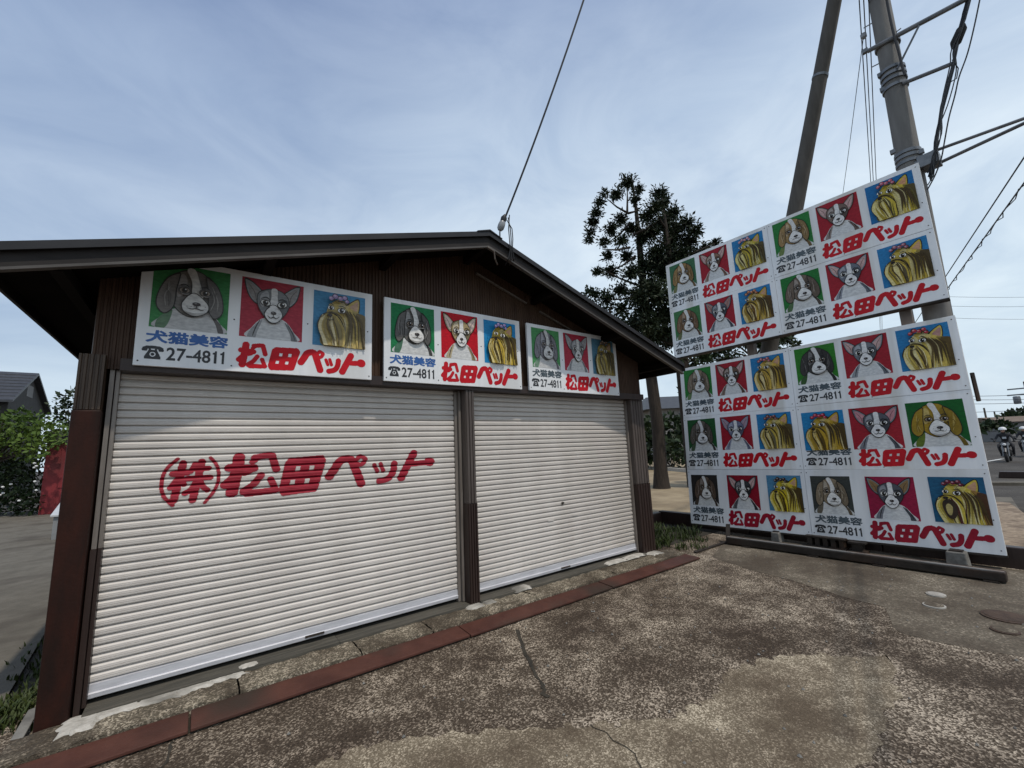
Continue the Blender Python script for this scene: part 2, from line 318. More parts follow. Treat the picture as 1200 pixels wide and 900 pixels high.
# ------------------------------------------------------------------ lettering: strokes and outlines rasterised into thin run-length strips
GLYPH = {"犬":[[[627,768],[701,714],[771,654],[824,599],[880,649],[825,703],[753,761],[678,813]],[[460,839],[459,746],[456,648],[447,546],[54,546],[54,470],[435,470],[373,282],[249,115],[41,-13],[63,-32],[84,-55],[99,-78],[303,52],[432,219],[503,406],[598,198],[732,34],[911,-79],[927,-55],[947,-29],[967,-9],[785,99],[650,263],[560,470],[947,470],[947,546],[527,546],[536,647],[540,746],[541,839]]],"猫":[[[738,840],[738,696],[561,696],[561,840],[489,840],[489,696],[347,696],[347,628],[489,628],[489,497],[561,497],[561,628],[738,628],[738,497],[810,497],[810,628],[946,628],[946,696],[810,696],[810,840]],[[460,181],[613,181],[613,40],[460,40]],[[460,247],[460,385],[613,385],[613,247]],[[838,181],[838,40],[682,40],[682,181]],[[838,247],[682,247],[682,385],[838,385]],[[391,452],[391,-78],[460,-78],[460,-27],[838,-27],[838,-73],[910,-73],[910,452]],[[292,819],[270,783],[245,748],[217,712],[190,748],[157,783],[120,817],[67,776],[107,737],[142,698],[170,658],[127,615],[81,575],[34,540],[51,524],[69,506],[83,489],[125,521],[165,555],[204,592],[220,550],[232,507],[240,464],[184,373],[113,289],[37,225],[56,207],[74,187],[89,167],[144,219],[199,282],[250,352],[251,302],[248,180],[237,81],[217,23],[209,14],[199,9],[186,6],[159,4],[124,5],[81,7],[92,-16],[99,-42],[102,-66],[142,-68],[181,-66],[216,-61],[238,-55],[257,-45],[272,-29],[303,49],[319,164],[323,300],[318,420],[299,535],[257,647],[291,689],[322,731],[349,775]]],"美":[[[695,844],[670,797],[639,746],[608,700],[343,700],[380,717],[358,757],[327,802],[292,844],[226,816],[256,779],[283,739],[304,700],[98,700],[98,633],[460,633],[460,551],[147,551],[147,486],[460,486],[460,401],[56,401],[56,334],[452,334],[448,307],[443,282],[438,257],[82,257],[82,189],[416,189],[349,99],[230,34],[41,-10],[56,-31],[70,-55],[79,-77],[291,-20],[423,65],[496,182],[594,58],[733,-28],[913,-77],[926,-53],[942,-28],[960,-8],[793,28],[663,93],[572,189],[937,189],[937,257],[518,257],[523,282],[527,307],[530,334],[950,334],[950,401],[536,401],[536,486],[858,486],[858,551],[536,551],[536,633],[903,633],[903,700],[691,700],[719,738],[747,779],[773,820]]],"容":[[[331,632],[263,561],[180,496],[89,443],[107,426],[127,404],[142,386],[235,447],[325,524],[402,609]],[[587,588],[683,523],[775,453],[846,388],[900,438],[827,501],[733,570],[637,631]],[[495,544],[375,405],[217,288],[37,202],[55,183],[72,162],[86,142],[132,162],[176,183],[220,207],[220,-81],[293,-81],[293,-47],[705,-47],[705,-77],[781,-77],[781,219],[823,196],[866,175],[911,154],[924,177],[942,198],[960,217],[805,287],[665,375],[542,489],[560,515]],[[293,20],[293,188],[705,188],[705,20]],[[298,255],[372,310],[441,370],[502,436],[571,367],[643,307],[719,255]],[[433,829],[447,803],[461,776],[474,748],[83,748],[83,566],[156,566],[156,679],[841,679],[841,566],[918,566],[918,748],[561,748],[547,781],[529,815],[510,847]]],"株":[[[497,793],[474,673],[441,564],[394,473],[415,462],[438,448],[456,436],[480,479],[502,529],[521,583],[646,583],[646,406],[407,406],[407,337],[602,337],[533,215],[446,108],[350,28],[368,11],[386,-10],[401,-30],[492,52],[576,159],[646,282],[646,-79],[719,-79],[719,293],[778,172],[849,63],[925,-22],[941,-1],[960,19],[979,36],[898,116],[824,220],[764,337],[952,337],[952,406],[719,406],[719,583],[916,583],[916,652],[719,652],[719,840],[646,840],[646,652],[541,652],[551,694],[559,737],[567,781]],[[199,840],[199,647],[54,647],[54,577],[192,577],[151,436],[95,302],[32,197],[47,175],[61,149],[72,124],[118,204],[161,303],[199,413],[199,-79],[272,-79],[272,451],[302,395],[331,340],[351,297],[396,351],[362,407],[312,484],[272,543],[272,577],[400,577],[400,647],[272,647],[272,840]]],"2":[[[466,93],[205,93],[285,192],[345,275],[386,347],[410,413],[417,478],[407,549],[379,607],[335,652],[278,681],[209,691],[176,688],[144,681],[113,668],[81,650],[48,626],[48,503],[80,539],[112,566],[142,583],[172,592],[202,595],[240,589],[272,572],[297,544],[313,509],[319,467],[317,435],[311,407],[302,380],[288,352],[271,321],[231,259],[184,194],[133,128],[82,65],[34,7],[34,0],[466,0]]],"7":[[[490,682],[49,682],[49,589],[344,589],[94,29],[181,-9]]],"4":[[[398,691],[356,691],[11,269],[11,224],[300,224],[300,0],[398,0],[398,224],[471,224],[471,312],[398,312]],[[298,506],[300,506],[300,312],[142,312]]],"8":[[[468,184],[464,224],[453,262],[434,296],[407,325],[373,348],[404,373],[428,401],[445,431],[455,462],[458,493],[448,557],[420,612],[377,654],[322,681],[257,691],[190,681],[132,654],[87,612],[58,558],[48,495],[52,461],[62,429],[78,399],[101,372],[129,348],[94,323],[67,295],[47,263],[36,226],[32,185],[43,123],[74,70],[121,28],[182,1],[252,-9],[321,1],[381,28],[427,69],[457,122]],[[360,495],[355,463],[339,435],[316,413],[287,398],[253,393],[220,398],[190,413],[167,436],[152,465],[146,497],[151,531],[166,559],[189,580],[219,593],[255,598],[289,593],[318,579],[341,557],[355,528]],[[370,192],[365,159],[351,129],[326,106],[293,90],[250,84],[211,89],[178,104],[152,127],[136,157],[130,192],[136,228],[152,258],[177,280],[211,295],[252,300],[291,295],[323,280],[348,257],[364,227]]],"1":[[[300,682],[202,682],[202,0],[300,0]]]}
GLYPH['1'] = [[[215, 0], [320, 0], [320, 690], [245, 690], [232, 640], [190, 600], [120, 585], [120, 520], [215, 520]]]
GLYPH['-'] = [[[40, 225], [330, 225], [330, 310], [40, 310]]]
# telephone pictogram: handset over a round body with a dial
def circ(x, y, r, n=24): return [[x+r*math.cos(2*math.pi*k/n), y+r*math.sin(2*math.pi*k/n)] for k in range(n)]
GLYPH['T'] = [[[20, 500], [60, 640], [220, 720], [500, 735], [780, 720], [940, 640], [980, 500], [960, 455], [770, 455], [750, 560], [640, 590], [360, 590], [250, 560], [230, 455], [40, 455]],
              [[330, 560], [400, 560], [400, 490], [600, 490], [600, 560], [670, 560], [680, 470], [840, 130], [850, 0], [150, 0], [160, 130], [320, 470]],
              circ(500, 260, 150), circ(500, 260, 70)]
def seg_dist(X, Y, a, b):
    ax, ay = a; bx, by = b; dx, dy = bx-ax, by-ay; L = dx*dx+dy*dy+1e-12
    t_ = np.clip(((X-ax)*dx+(Y-ay)*dy)/L, 0, 1)
    return np.hypot(X-ax-t_*dx, Y-ay-t_*dy)
def inside_outline(loops, X, Y, bold=0.0):
    """even-odd fill of outline loops, thickened by bold"""
    ins = np.zeros(X.shape, bool); dist = np.full(X.shape, 9e9)
    for L in loops:
        n = len(L)
        for i in range(n):
            a, b_ = L[i], L[(i+1) % n]
            if a[1] != b_[1]:
                c = ((a[1] > Y) != (b_[1] > Y)) & (X < (b_[0]-a[0])*(Y-a[1])/(b_[1]-a[1])+a[0]); ins ^= c
            if bold > 0: dist = np.minimum(dist, seg_dist(X, Y, a, b_))
    return ins | (dist < bold) if bold > 0 else ins
def runs(mask, xs, y0, dy):
    """rows of True cells -> list of (x0, x1, y0, y1)"""
    o = []; dx = xs[1]-xs[0]
    for j in range(mask.shape[0]):
        row = np.concatenate(([0], mask[j].astype(int), [0])); d = np.diff(row)
        for a, b_ in zip(np.where(d == 1)[0], np.where(d == -1)[0]):
            o.append((xs[0]+(a-.5)*dx, xs[0]+(b_-.5)*dx, y0+j*dy, y0+(j+1)*dy))
    return o
def curve(p, n=6, closed=False):
    """Catmull-Rom through the points"""
    p = [tuple(q) for q in p]; m = len(p); o = []
    for i in range(m if closed else m-1):
        g = (lambda k: p[k % m]) if closed else (lambda k: p[max(0, min(m-1, k))])
        a, b_, c, d = g(i-1), g(i), g(i+1), g(i+2)
        for k in range(n):
            t_ = k/n
            o.append(tuple(.5*(2*b_[j]+(c[j]-a[j])*t_+(2*a[j]-5*b_[j]+4*c[j]-d[j])*t_*t_+(3*b_[j]-a[j]-3*c[j]+d[j])*t_**3) for j in range(2)))
    if not closed: o.append(p[-1])
    return o
# the shop name: fat rounded strokes (points and radii in panel units, panel = 2 x 1)
LET = {'matsu': [([(0.7972, 0.2655), (0.7914, 0.2035), (0.775, 0.0702)], 0.0282), ([(0.7598, 0.2094), (0.8101, 0.2047), (0.8603, 0.2012)], 0.0235), ([(0.7972, 0.1801), (0.7691, 0.1415), (0.7469, 0.1158)], 0.0235), ([(0.8217, 0.1766), (0.8393, 0.1825)], 0.0188), ([(0.8638, 0.2608), (0.9305, 0.2713), (0.941, 0.255), (0.9597, 0.1871)], 0.02), ([(0.8755, 0.2573), (0.8533, 0.2363)], 0.0153), ([(0.8942, 0.1591), (0.8638, 0.1099), (0.8252, 0.0667), (0.962, 0.0667)], 0.0188), ([(0.9363, 0.1322), (0.9597, 0.0702)], 0.0176), ([(0.8369, 0.0561), (0.9573, 0.062)], 0.0165)], 'ta': [], 'pe': [([(1.2788, 0.1368), (1.3092, 0.1883), (1.3396, 0.2386), (1.398, 0.2468), (1.4284, 0.1743), (1.4635, 0.0702)], 0.0282), ([(1.4553, 0.2667), (1.4868, 0.2433), (1.46, 0.2047), (1.4261, 0.2292), (1.4553, 0.2667)], 0.0153)], 'tsu': [([(1.5172, 0.1836), (1.5371, 0.1333)], 0.0141), ([(1.5558, 0.1895), (1.5733, 0.1345)], 0.0141), ([(1.6423, 0.1848), (1.6353, 0.1275), (1.6061, 0.0819), (1.55, 0.0643)], 0.0235)], 'to': [([(1.7709, 0.2503), (1.6844, 0.069)], 0.0294), ([(1.758, 0.1708), (1.8808, 0.1743)], 0.0235), ([(1.8784, 0.1789), (1.8866, 0.1778)], 0.0376)]}
TA = {'out': [(1.0532, 0.2456), (1.2355, 0.255), (1.2449, 0.2386), (1.1981, 0.0667), (1.0193, 0.0573), (1.0099, 0.0784), (1.038, 0.2292)], 'holes': [[(1.0836, 0.2105), (1.1116, 0.2117), (1.1058, 0.1813), (1.0789, 0.1801)], [(1.1642, 0.2117), (1.1935, 0.2117), (1.1876, 0.1813), (1.1596, 0.1813)], [(1.0555, 0.131), (1.0824, 0.131), (1.0777, 0.1006), (1.0497, 0.1006)], [(1.1397, 0.1322), (1.1677, 0.1322), (1.1619, 0.1018), (1.1338, 0.1018)]]}
BOX = {'matsu': (0.735, 0.045, 0.255, 0.245), 'ta': (1.0, 0.045, 0.27, 0.235), 'pe': (1.275, 0.045, 0.24, 0.245), 'tsu': (1.505, 0.05, 0.165, 0.175), 'to': (1.66, 0.045, 0.265, 0.24)}
def name_mask(k, X, Y, fat=1.0):
    m_ = np.zeros(X.shape, bool)
    for pts, r in LET[k]:
        P = curve(pts, 4)
        for a, b_ in zip(P[:-1], P[1:]): m_ |= seg_dist(X, Y, a, b_) < r*fat
    if k == 'ta':
        m_ |= inside_outline([TA['out']], X, Y, .020*fat)
        for h_ in TA['holes']: m_ &= ~inside_outline([h_], X, Y)
    return m_
def stroke_mask(strokes, X, Y, box, slant=0, fat=1.0):
    x0, y0, w, h = box; m_ = np.zeros(X.shape, bool)
    for pts, r in strokes:
        P = curve([(x0+px*w+slant*(py-.5)*h, y0+py*h) for px, py in pts], 4)
        for a, b_ in zip(P[:-1], P[1:]): m_ |= seg_dist(X, Y, a, b_) < r*h*fat
    return m_
def grid(x0, x1, y0, y1, dx, dy):
    xs = np.arange(x0, x1, dx)+dx/2; ys = np.arange(y0, y1, dy)+dy/2
    X, Y = np.meshgrid(xs, ys); return xs, X, Y
DX = .0025
xs, X, Y = grid(.70, 1.97, .0, .33, DX, .003)
mk = np.zeros(X.shape, bool)
for k in BOX: mk |= name_mask(k, X, Y, 1.16 if k != 'matsu' else 1.05)
RUN_NAME = runs(mk, xs, 0, .003)
def text_runs(chars, x0, x1, y0, y1, bold, adv, gh, extra={}):
    """chars set side by side to fill the box; adv = advance per char in glyph units, gh = (low, high) glyph units"""
    xs, X, Y = grid(x0-.01, x1+.01, y0-.01, y1+.01, .0022, .0022); mk = np.zeros(X.shape, bool)
    tot = sum(adv[c] for c in chars); sx_ = (x1-x0)/tot; sy_ = (y1-y0)/(gh[1]-gh[0]); cx = x0
    for c in chars:
        gx = (X-cx)/sx_; gy = (Y-y0)/sy_+gh[0]
        sel = (gx > -60) & (gx < adv[c]+60)
        w = np.where(sel.any(0))[0]; a, b_ = w[0], w[-1]+1
        mk[:, a:b_] |= inside_outline(GLYPH[c], gx[:, a:b_], gy[:, a:b_], bold)
        cx += adv[c]*sx_
    return runs(mk, xs, y0-.01, .0022)
RUN_SLOGAN = text_runs('犬猫美容', .068, .655, .212, .315, 40, {c: 1000 for c in '犬猫美容'}, (-80, 845))
RUN_SYM = text_runs('T', .048, .205, .062, .176, 14, {'T': 1050}, (0, 740))
RUN_TEL = text_runs('27-4811', .212, .645, .062, .176, 20, {'2': 520, '7': 520, '-': 370, '4': 500, '8': 500, '1': 440}, (0, 720))

# ------------------------------------------------------------------ animal portraits: layered enamel shapes on a coloured ground
INK = '23211f'
class Art:
    def __init__(s, flip=False): s.p = []; s.flip = flip
    def poly(s, pts, col, sm=True):
        P = curve(pts, 5, True) if sm else list(pts)
        P = [((1-x) if s.flip else x, y) for x, y in P]
        s.p.append(([(min(1, max(0, x)), min(1, max(0, y))) for x, y in P], col)); return s
    def ell(s, x, y, rx, ry, col, rot=0, n=20):
        c, q = math.cos(rot), math.sin(rot)
        return s.poly([(x+rx*math.cos(a)*c-ry*math.sin(a)*q, y+rx*math.cos(a)*q+ry*math.sin(a)*c) for a in [2*math.pi*k/n for k in range(n)]], col, False)
    def line(s, pts, w, col=INK, taper=.35):
        P = curve(pts, 5); n = len(P); L = []; R = []
        for i, (x, y) in enumerate(P):
            a, b_ = P[max(0, i-1)], P[min(n-1, i+1)]; dx, dy = b_[0]-a[0], b_[1]-a[1]; l = math.hypot(dx, dy)+1e-9
            ww = w*(taper+(1-taper)*math.sin(math.pi*min(1, max(0, i/(n-1)))))*.5
            L.append((x-dy/l*ww, y+dx/l*ww)); R.append((x+dy/l*ww, y-dx/l*ww))
        for i in range(n-1): s.poly([L[i], L[i+1], R[i+1], R[i]], col, False)
        return s
    def edge(s, pts, col, w=.012):
        s.poly(pts, col); Q = list(pts)+[pts[0], pts[1]]; s.line(Q, w, taper=1); return s
def mixc(a, b_, t_):
    A = [int(a[i:i+2], 16) for i in (0, 2, 4)]; B = [int(b_[i:i+2], 16) for i in (0, 2, 4)]
    return ''.join('%02x' % int(p+(q-p)*t_) for p, q in zip(A, B))
def eye(A, x, y, r, white='e8e6e2', iris='2a2018', tilt=0):
    A.ell(x, y, r*1.45, r*.95, INK, tilt); A.ell(x, y, r*1.25, r*.75, white, tilt)
    A.ell(x, y, r*.75, r*.78, iris); A.ell(x, y, r*.42, r*.45, '0b0b0b'); A.ell(x+r*.25, y+r*.3, r*.2, r*.2, 'ffffff')
def dog(p, R):
    c = p['dog']; dk = mixc(c, '000000', .35); lt = mixc(c, 'ffffff', .28); A = Art(p.get('flip', False)); big = p.get('big', 0)
    d = lambda a=.02: R.uniform(-a, a)
    A.poly([(.08, 0), (.12, .16), (.26, .30), (.5, .34), (.76, .30), (.90, .15), (.95, 0)], p.get('chest', 'd3d3d1'))
    A.poly([(.08, 0), (.10, .14), (.26, .30), (.24, .12), (.18, 0)], mixc(p['bg'], c, .55))
    A.poly([(.95, 0), (.90, .15), (.76, .28), (.84, .12), (.88, 0)], dk)
    ox = d(.03)
    ear_l = [(.33+ox, .87), (.19+ox, .78), (.11+ox-big, .56), (.09+ox-big, .34), (.17+ox, .22+d()), (.28+ox, .34), (.30+ox, .60)]
    ear_r = [(.68+ox, .87), (.82+ox, .76), (.89+ox+big, .54), (.90+ox+big, .32), (.82+ox, .20+d()), (.73+ox, .34), (.72+ox, .60)]
    head = [(.34+ox, .90), (.5+ox, .95), (.66+ox, .90), (.75+ox, .74), (.76+ox, .52), (.70+ox, .33), (.56+ox, .22), (.44+ox, .22), (.30+ox, .33), (.25+ox, .52), (.26+ox, .74)]
    A.edge(head, c)
    A.poly([(.36+ox, .86), (.30+ox, .68), (.32+ox, .5), (.40+ox, .56), (.43+ox, .78)], lt)
    A.poly([(.66+ox, .84), (.72+ox, .66), (.70+ox, .48), (.62+ox, .52), (.60+ox, .74)], mixc(c, dk, .6))
    for e, t_ in ((ear_l, .0), (ear_r, .35)):
        A.edge(e, mixc(c, dk, t_+.2), .014)
        cx = sum(a for a, _ in e)/7
        for k in range(4): A.line([(cx+d(.04), .72-.04*k), (cx+d(.05), .5), (cx+d(.05), .33)], .016, mixc(c, dk if k % 2 else lt, .8))
    t_ = p.get('turn', .05)
    A.poly([(.42+ox, .93), (.52+ox, .95), (.56+ox+t_*.6, .76), (.60+ox+t_, .52), (.46+ox+t_, .52), (.47+ox+t_*.5, .74)], 'dcdad6')
    mx = ox+t_
    A.edge([(.33+mx, .40), (.39+mx, .51), (.48+mx, .58), (.58+mx, .52), (.68+mx, .40), (.65+mx, .28), (.5+mx, .215), (.36+mx, .28)], 'e6e4e0', .011)
    A.poly([(.36+mx, .29), (.5+mx, .222), (.65+mx, .29), (.5+mx, .262)], 'b0ada9')
    A.ell(.52+mx, .405, .055, .032, '2e2928'); A.ell(.51+mx, .415, .018, .009, '8a8482')
    A.line([(.52+mx, .38), (.52+mx, .335)], .013); A.line([(.40+mx, .335), (.46+mx, .325), (.52+mx, .338), (.58+mx, .322), (.62+mx, .325)], .013)
    for k in range(6): A.ell(.40+mx+.045*k+d(.012), .36+d(.025), .006, .006, '55504c')
    for s_ in (-1, 1):
        ex = .505+ox+t_*.7+s_*.135
        A.ell(ex, .60, .085, .066, dk); eye(A, ex, .595+d(.01), .050, '8f8072'); A.line([(ex-.07, .665), (ex, .69), (ex+.06, .655)], .018)
        A.line([(ex-.05, .55), (ex+.01, .535), (ex+.06, .55)], .012, lt)
    return A
def chihuahua(p, R):
    c = p['chi']; dk = mixc(c, '000000', .4); lt = mixc(c, 'ffffff', .35); A = Art(p.get('flip', False)); d = lambda a=.02: R.uniform(-a, a)
    ox = .02+d(.03); inn = p.get('inner', 'c9a7a2')
    A.poly([(.12, 0), (.18, .16), (.32, .32), (.52, .38), (.72, .32), (.85, .16), (.92, 0)], 'd6d6d5')
    A.poly([(.12, 0), (.18, .15), (.34, .32), (.27, .1), (.24, 0)], mixc(c, 'ffffff', .2)); A.line([(.30, .30), (.24, .16), (.20, .02)], .018)
    A.poly([(.92, 0), (.85, .15), (.70, .31), (.80, .1), (.82, 0)], mixc(c, '000000', .1)); A.line([(.74, .30), (.83, .15), (.88, .02)], .016)
    L = [(.04+ox, .97), (.16+ox, .93), (.34+ox, .76), (.30+ox, .62), (.22+ox, .58), (.10+ox, .72)]
    Rr = [(.93+ox, .97), (.82+ox, .93), (.64+ox, .76), (.68+ox, .62), (.76+ox, .58), (.88+ox, .72)]
    for e in (L, Rr):
        A.edge(e, mixc(c, 'ffffff', .25), .016); cx, cy_ = sum(a for a, _ in e)/6, sum(b_ for _, b_ in e)/6
        A.poly([(cx+(a-cx)*.72, cy_+(b_-cy_)*.74) for a, b_ in e], inn)
        A.line([(cx+(e[0][0]-cx)*.6, cy_+(e[0][1]-cy_)*.6), (cx, cy_), (cx+(e[4][0]-cx)*.6, cy_+(e[4][1]-cy_)*.6)], .014, mixc(inn, '3a2a28', .6))
    A.edge([(.28+ox, .78), (.40+ox, .84), (.52+ox, .85), (.64+ox, .82), (.74+ox, .72), (.75+ox, .56), (.68+ox, .42), (.56+ox, .28), (.44+ox, .28), (.32+ox, .42), (.25+ox, .56), (.24+ox, .70)], c)
    A.poly([(.30+ox, .74), (.40+ox, .80), (.42+ox, .64), (.33+ox, .52), (.28+ox, .60)], lt)
    A.poly([(.70+ox, .70), (.74+ox, .57), (.66+ox, .42), (.60+ox, .48), (.62+ox, .62)], mixc(c, dk, .7))
    A.poly([(.46+ox, .85), (.55+ox, .85), (.56+ox, .70), (.58+ox, .56), (.44+ox, .56), (.46+ox, .70)], 'e4e2e0')
    A.edge([(.36+ox, .42), (.43+ox, .54), (.5+ox, .58), (.58+ox, .54), (.65+ox, .42), (.60+ox, .31), (.5+ox, .265), (.41+ox, .31)], 'e9e7e5')
    A.ell(.505+ox, .435, .045, .03, '322c2b'); A.ell(.495+ox, .443, .014, .008, '8c8684')
    A.line([(.505+ox, .41), (.505+ox, .37)], .012); A.line([(.41+ox, .385), (.46+ox, .345), (.505+ox, .365), (.55+ox, .345), (.60+ox, .385)], .016)
    for s_ in (-1, 1):
        eye(A, .505+ox+s_*.135, .60+d(.01), .058, 'e6e4de', tilt=s_*.18); A.line([(.505+ox+s_*.21, .655), (.505+ox+s_*.13, .69), (.505+ox+s_*.06, .65)], .018)
        A.line([(.505+ox+s_*.06, .54), (.505+ox+s_*.10, .50)], .012)
    return A
def terrier(p, R):
    c = mixc(p['york'], 'e6bc3c', .25); dk = p.get('york_dk', '4a3a1c'); lt = mixc(c, 'ffffff', .4); A = Art(p.get('flip', False)); d = lambda a=.02: R.uniform(-a, a)
    hair2 = p.get('hair2', mixc(c, '3a3226', .45))
    A.poly([(.20, 0), (.17, .3), (.24, .62), (.34, .80), (.5, .88), (.66, .84), (.80, .66), (.90, .40), (.97, .16), (.98, 0)], hair2)
    A.edge([(.60, .76), (.70, .86), (.86, .95), (.885, .80), (.84, .64), (.72, .62)], c, .018); A.poly([(.69, .77), (.76, .84), (.845, .90), (.85, .78), (.80, .68)], p.get('ear_in', 'c79a78'))
    A.poly([(.24, .60), (.30, .78), (.46, .84), (.60, .78), (.66, .62), (.60, .46), (.40, .42), (.26, .48)], lt if p.get('pale') else mixc(c, 'ffffff', .12))
    pal = [c, c, lt, hair2, mixc(c, dk, .4), mixc(lt, 'ffffff', .15)]
    cols = [c, lt, mixc(c, lt, .5), c, mixc(c, hair2, .5), mixc(hair2, dk, .6)]
    for k in range(6):                                             # neck and chest: broad sweeping locks
        A.line([(.40+.085*k+d(), .86-.05*k), (.56+.085*k+d(), .60-.01*k), (.57+.085*k+d(), .3), (.54+.10*k+d(), -.06)], .17, cols[k], .75)
    for k in range(10):
        u = (k+R.random())/10; col = R.choice(pal) if u < .8 else mixc(hair2, dk, .3+.5*R.random())
        A.line([(.46+.38*u, .78-.14*u+d(.03)), (.62+.32*u+d(.02), .50), (.60+.38*u+d(.02), .22), (.56+.46*u+d(.03), -.05)], R.uniform(.015, .045), col, .3)
    for k in range(5):
        u = (k+.3+.4*R.random())/5; A.line([(.52+.30*u, .74-.12*u), (.65+.27*u+d(.02), .48), (.62+.36*u+d(.02), R.uniform(.0, .15))], R.uniform(.03, .055), dk, .15)
    A.edge([(.07, .38), (.13, .52), (.26, .60), (.42, .57), (.54, .42), (.58, .20), (.55, -.02), (.26, -.02), (.17, .10), (.10, .24)], c, .02)
    for x0, x1, x2, w_, col in ((.18, .13, .24, .10, lt), (.40, .52, .53, .10, c), (.24, .20, .32, .09, mixc(c, dk, .25)), (.36, .46, .50, .08, hair2), (.30, .31, .40, .10, lt)):
        A.line([(x0, .54), (x1+d(.02), .34), ((x1+x2)/2+d(.02), .14), (x2, -.05)], w_, col, .6)
    for k in range(6):
        u = (k+R.random())/6; A.line([(.22+.20*u, .56-.05*abs(u-.4)), (.12+.42*u+d(.015), .38), (.20+.35*u+d(.02), .16), (.27+.27*u+d(.02), R.uniform(-.02, .1))], R.uniform(.012, .03), R.choice(pal), .3)
    A.line([(.26, .50), (.25, .36), (.33, .18), (.39, .0)], .05 if R.random() < .6 else .025, dk, .25); A.line([(.33, .50), (.40, .36), (.45, .18), (.47, .0)], .03, dk, .25)
    if p.get('darkface'):
        A.poly([(.20, .40), (.30, .52), (.42, .46), (.46, .26), (.38, .10), (.26, .14)], '3a2c22'); A.poly([(.26, .36), (.32, .42), (.38, .34), (.34, .18), (.28, .2)], 'b6a56a')
    A.line([(.12, .48), (.26, .595), (.42, .58), (.54, .47), (.59, .28)], .024, dk)
    A.ell(.285, .545, .05, .03, '2a2320'); A.line([(.28, .52), (.29, .48)], .012); A.line([(.22, .47), (.29, .455), (.37, .48)], .014)
    eye(A, .30, .68, .045, 'f2efe6'); eye(A, .50, .65, .055, 'f2efe6')
    A.line([(.24, .73), (.30, .76), (.35, .72)], .016); A.line([(.44, .72), (.52, .735), (.58, .69)], .016)
    b1 = p.get('bow', 'b5303c'); b2 = mixc(b1, 'ffffff', .45)
    for bx, by, br in ((.30, .85, .055), (.38, .90, .06), (.47, .875, .055), (.56, .90, .055), (.60, .83, .045)):
        A.ell(bx+d(.01), by+d(.01), br, br*.85, INK); A.ell(bx+d(.006), by+d(.006), br*.82, br*.68, b1); A.ell(bx-.012, by+.012, br*.4, br*.3, b2)
    A.line([(.28, .80), (.36, .835), (.46, .81), (.58, .80)], .016)
    return A

def clip_poly(P, a, b_, c_):
    """keep the part of P with a*u + b*v <= c"""
    o = []
    for i in range(len(P)):
        p, q = P[i], P[(i+1) % len(P)]; fp, fq = a*p[0]+b_*p[1]-c_, a*q[0]+b_*q[1]-c_
        if fp <= 0: o.append(p)
        if (fp < 0 < fq) or (fq < 0 < fp):
            t_ = fp/(fp-fq); o.append((p[0]+(q[0]-p[0])*t_, p[1]+(q[1]-p[1])*t_))
    return o
class Frame:
    """panel coordinates (u 0..2, v 0..1, depth w in metres) to world"""
    def __init__(s, o, r, u, su, sv): s.o, s.r, s.u, s.n, s.su, s.sv = Vector(o), Vector(r).normalized(), Vector(u).normalized(), Vector(r).cross(Vector(u)).normalized(), su, sv
    def __call__(s, u, v, w): return s.o+s.r*(u*s.su)+s.u*(v*s.sv)+s.n*w
def put_runs(fr, R_, w, name, m, parent):
    mb = MB()
    for x0, x1, y0, y1 in R_: mb.add([fr(x0, y0, w), fr(x1, y0, w), fr(x1, y1, w), fr(x0, y1, w)], [(0, 1, 2, 3)])
    return mb.build(name, m, parent)
def put_art(fr, rect, art, bgcol, w0, name, parent, clips=(), fade=0):
    mb = MB(); u0, v0, u1, v1 = rect; k = 0
    for P, col in [([(0, 0), (1, 0), (1, 1), (0, 1)], bgcol)]+art.p:
        Q = [(u0+x*(u1-u0), v0+y*(v1-v0)) for x, y in P]
        for cl in clips: Q = clip_poly(Q, *cl)
        R_ = [q for i, q in enumerate(Q) if abs(q[0]-Q[i-1][0])+abs(q[1]-Q[i-1][1]) > 1e-6]
        if len(R_) < 3: continue
        ar = sum(R_[i-1][0]*R_[i][1]-R_[i][0]*R_[i-1][1] for i in range(len(R_)))
        if abs(ar) < 1e-7: continue
        if ar < 0: R_.reverse()
        mb.add([fr(a, b_, w0+k*.00009) for a, b_ in R_], [tuple(range(len(R_)))]); mb.c.append((*lin(mixc(col, 'a8a9ab', fade)), 1)); k += 1
    return mb.build(name, 'painting', parent)
PICS = {'dog': (dog, 'spaniel_picture'), 'chi': (chihuahua, 'chihuahua_picture'), 'york': (terrier, 'terrier_picture')}
RECTS = [(.08, .345, .64, .945), (.735, .345, 1.28, .945), (1.38, .335, 1.918, .935)]
def panel_art(fr, p, parent, w, red='letter_red', slogan='ink', clips=(), seed=0, rects=RECTS, dark=1.0):
    R = random.Random(seed)
    order = p.get('order', ('dog', 'chi', 'york'))
    for rect, kind in zip(rects, order):
        fn, nm = PICS[kind]; bgc = p.get('bg_'+kind, {'dog': '2f7a3c', 'chi': 'a01e2c', 'york': '2a7db4'}[kind]); q = dict(p); q['bg'] = bgc
        put_art(fr, rect, fn(q, R), bgc, w, nm, parent, clips, p.get('fade', 0))
    put_runs(fr, RUN_NAME, w, 'shop_name', red, parent)
    put_runs(fr, RUN_SLOGAN, w, 'slogan', slogan, parent)
    put_runs(fr, RUN_TEL, w, 'phone_number', 'ink', parent)
    put_runs(fr, RUN_SYM, w, 'telephone_symbol', 'ink', parent)

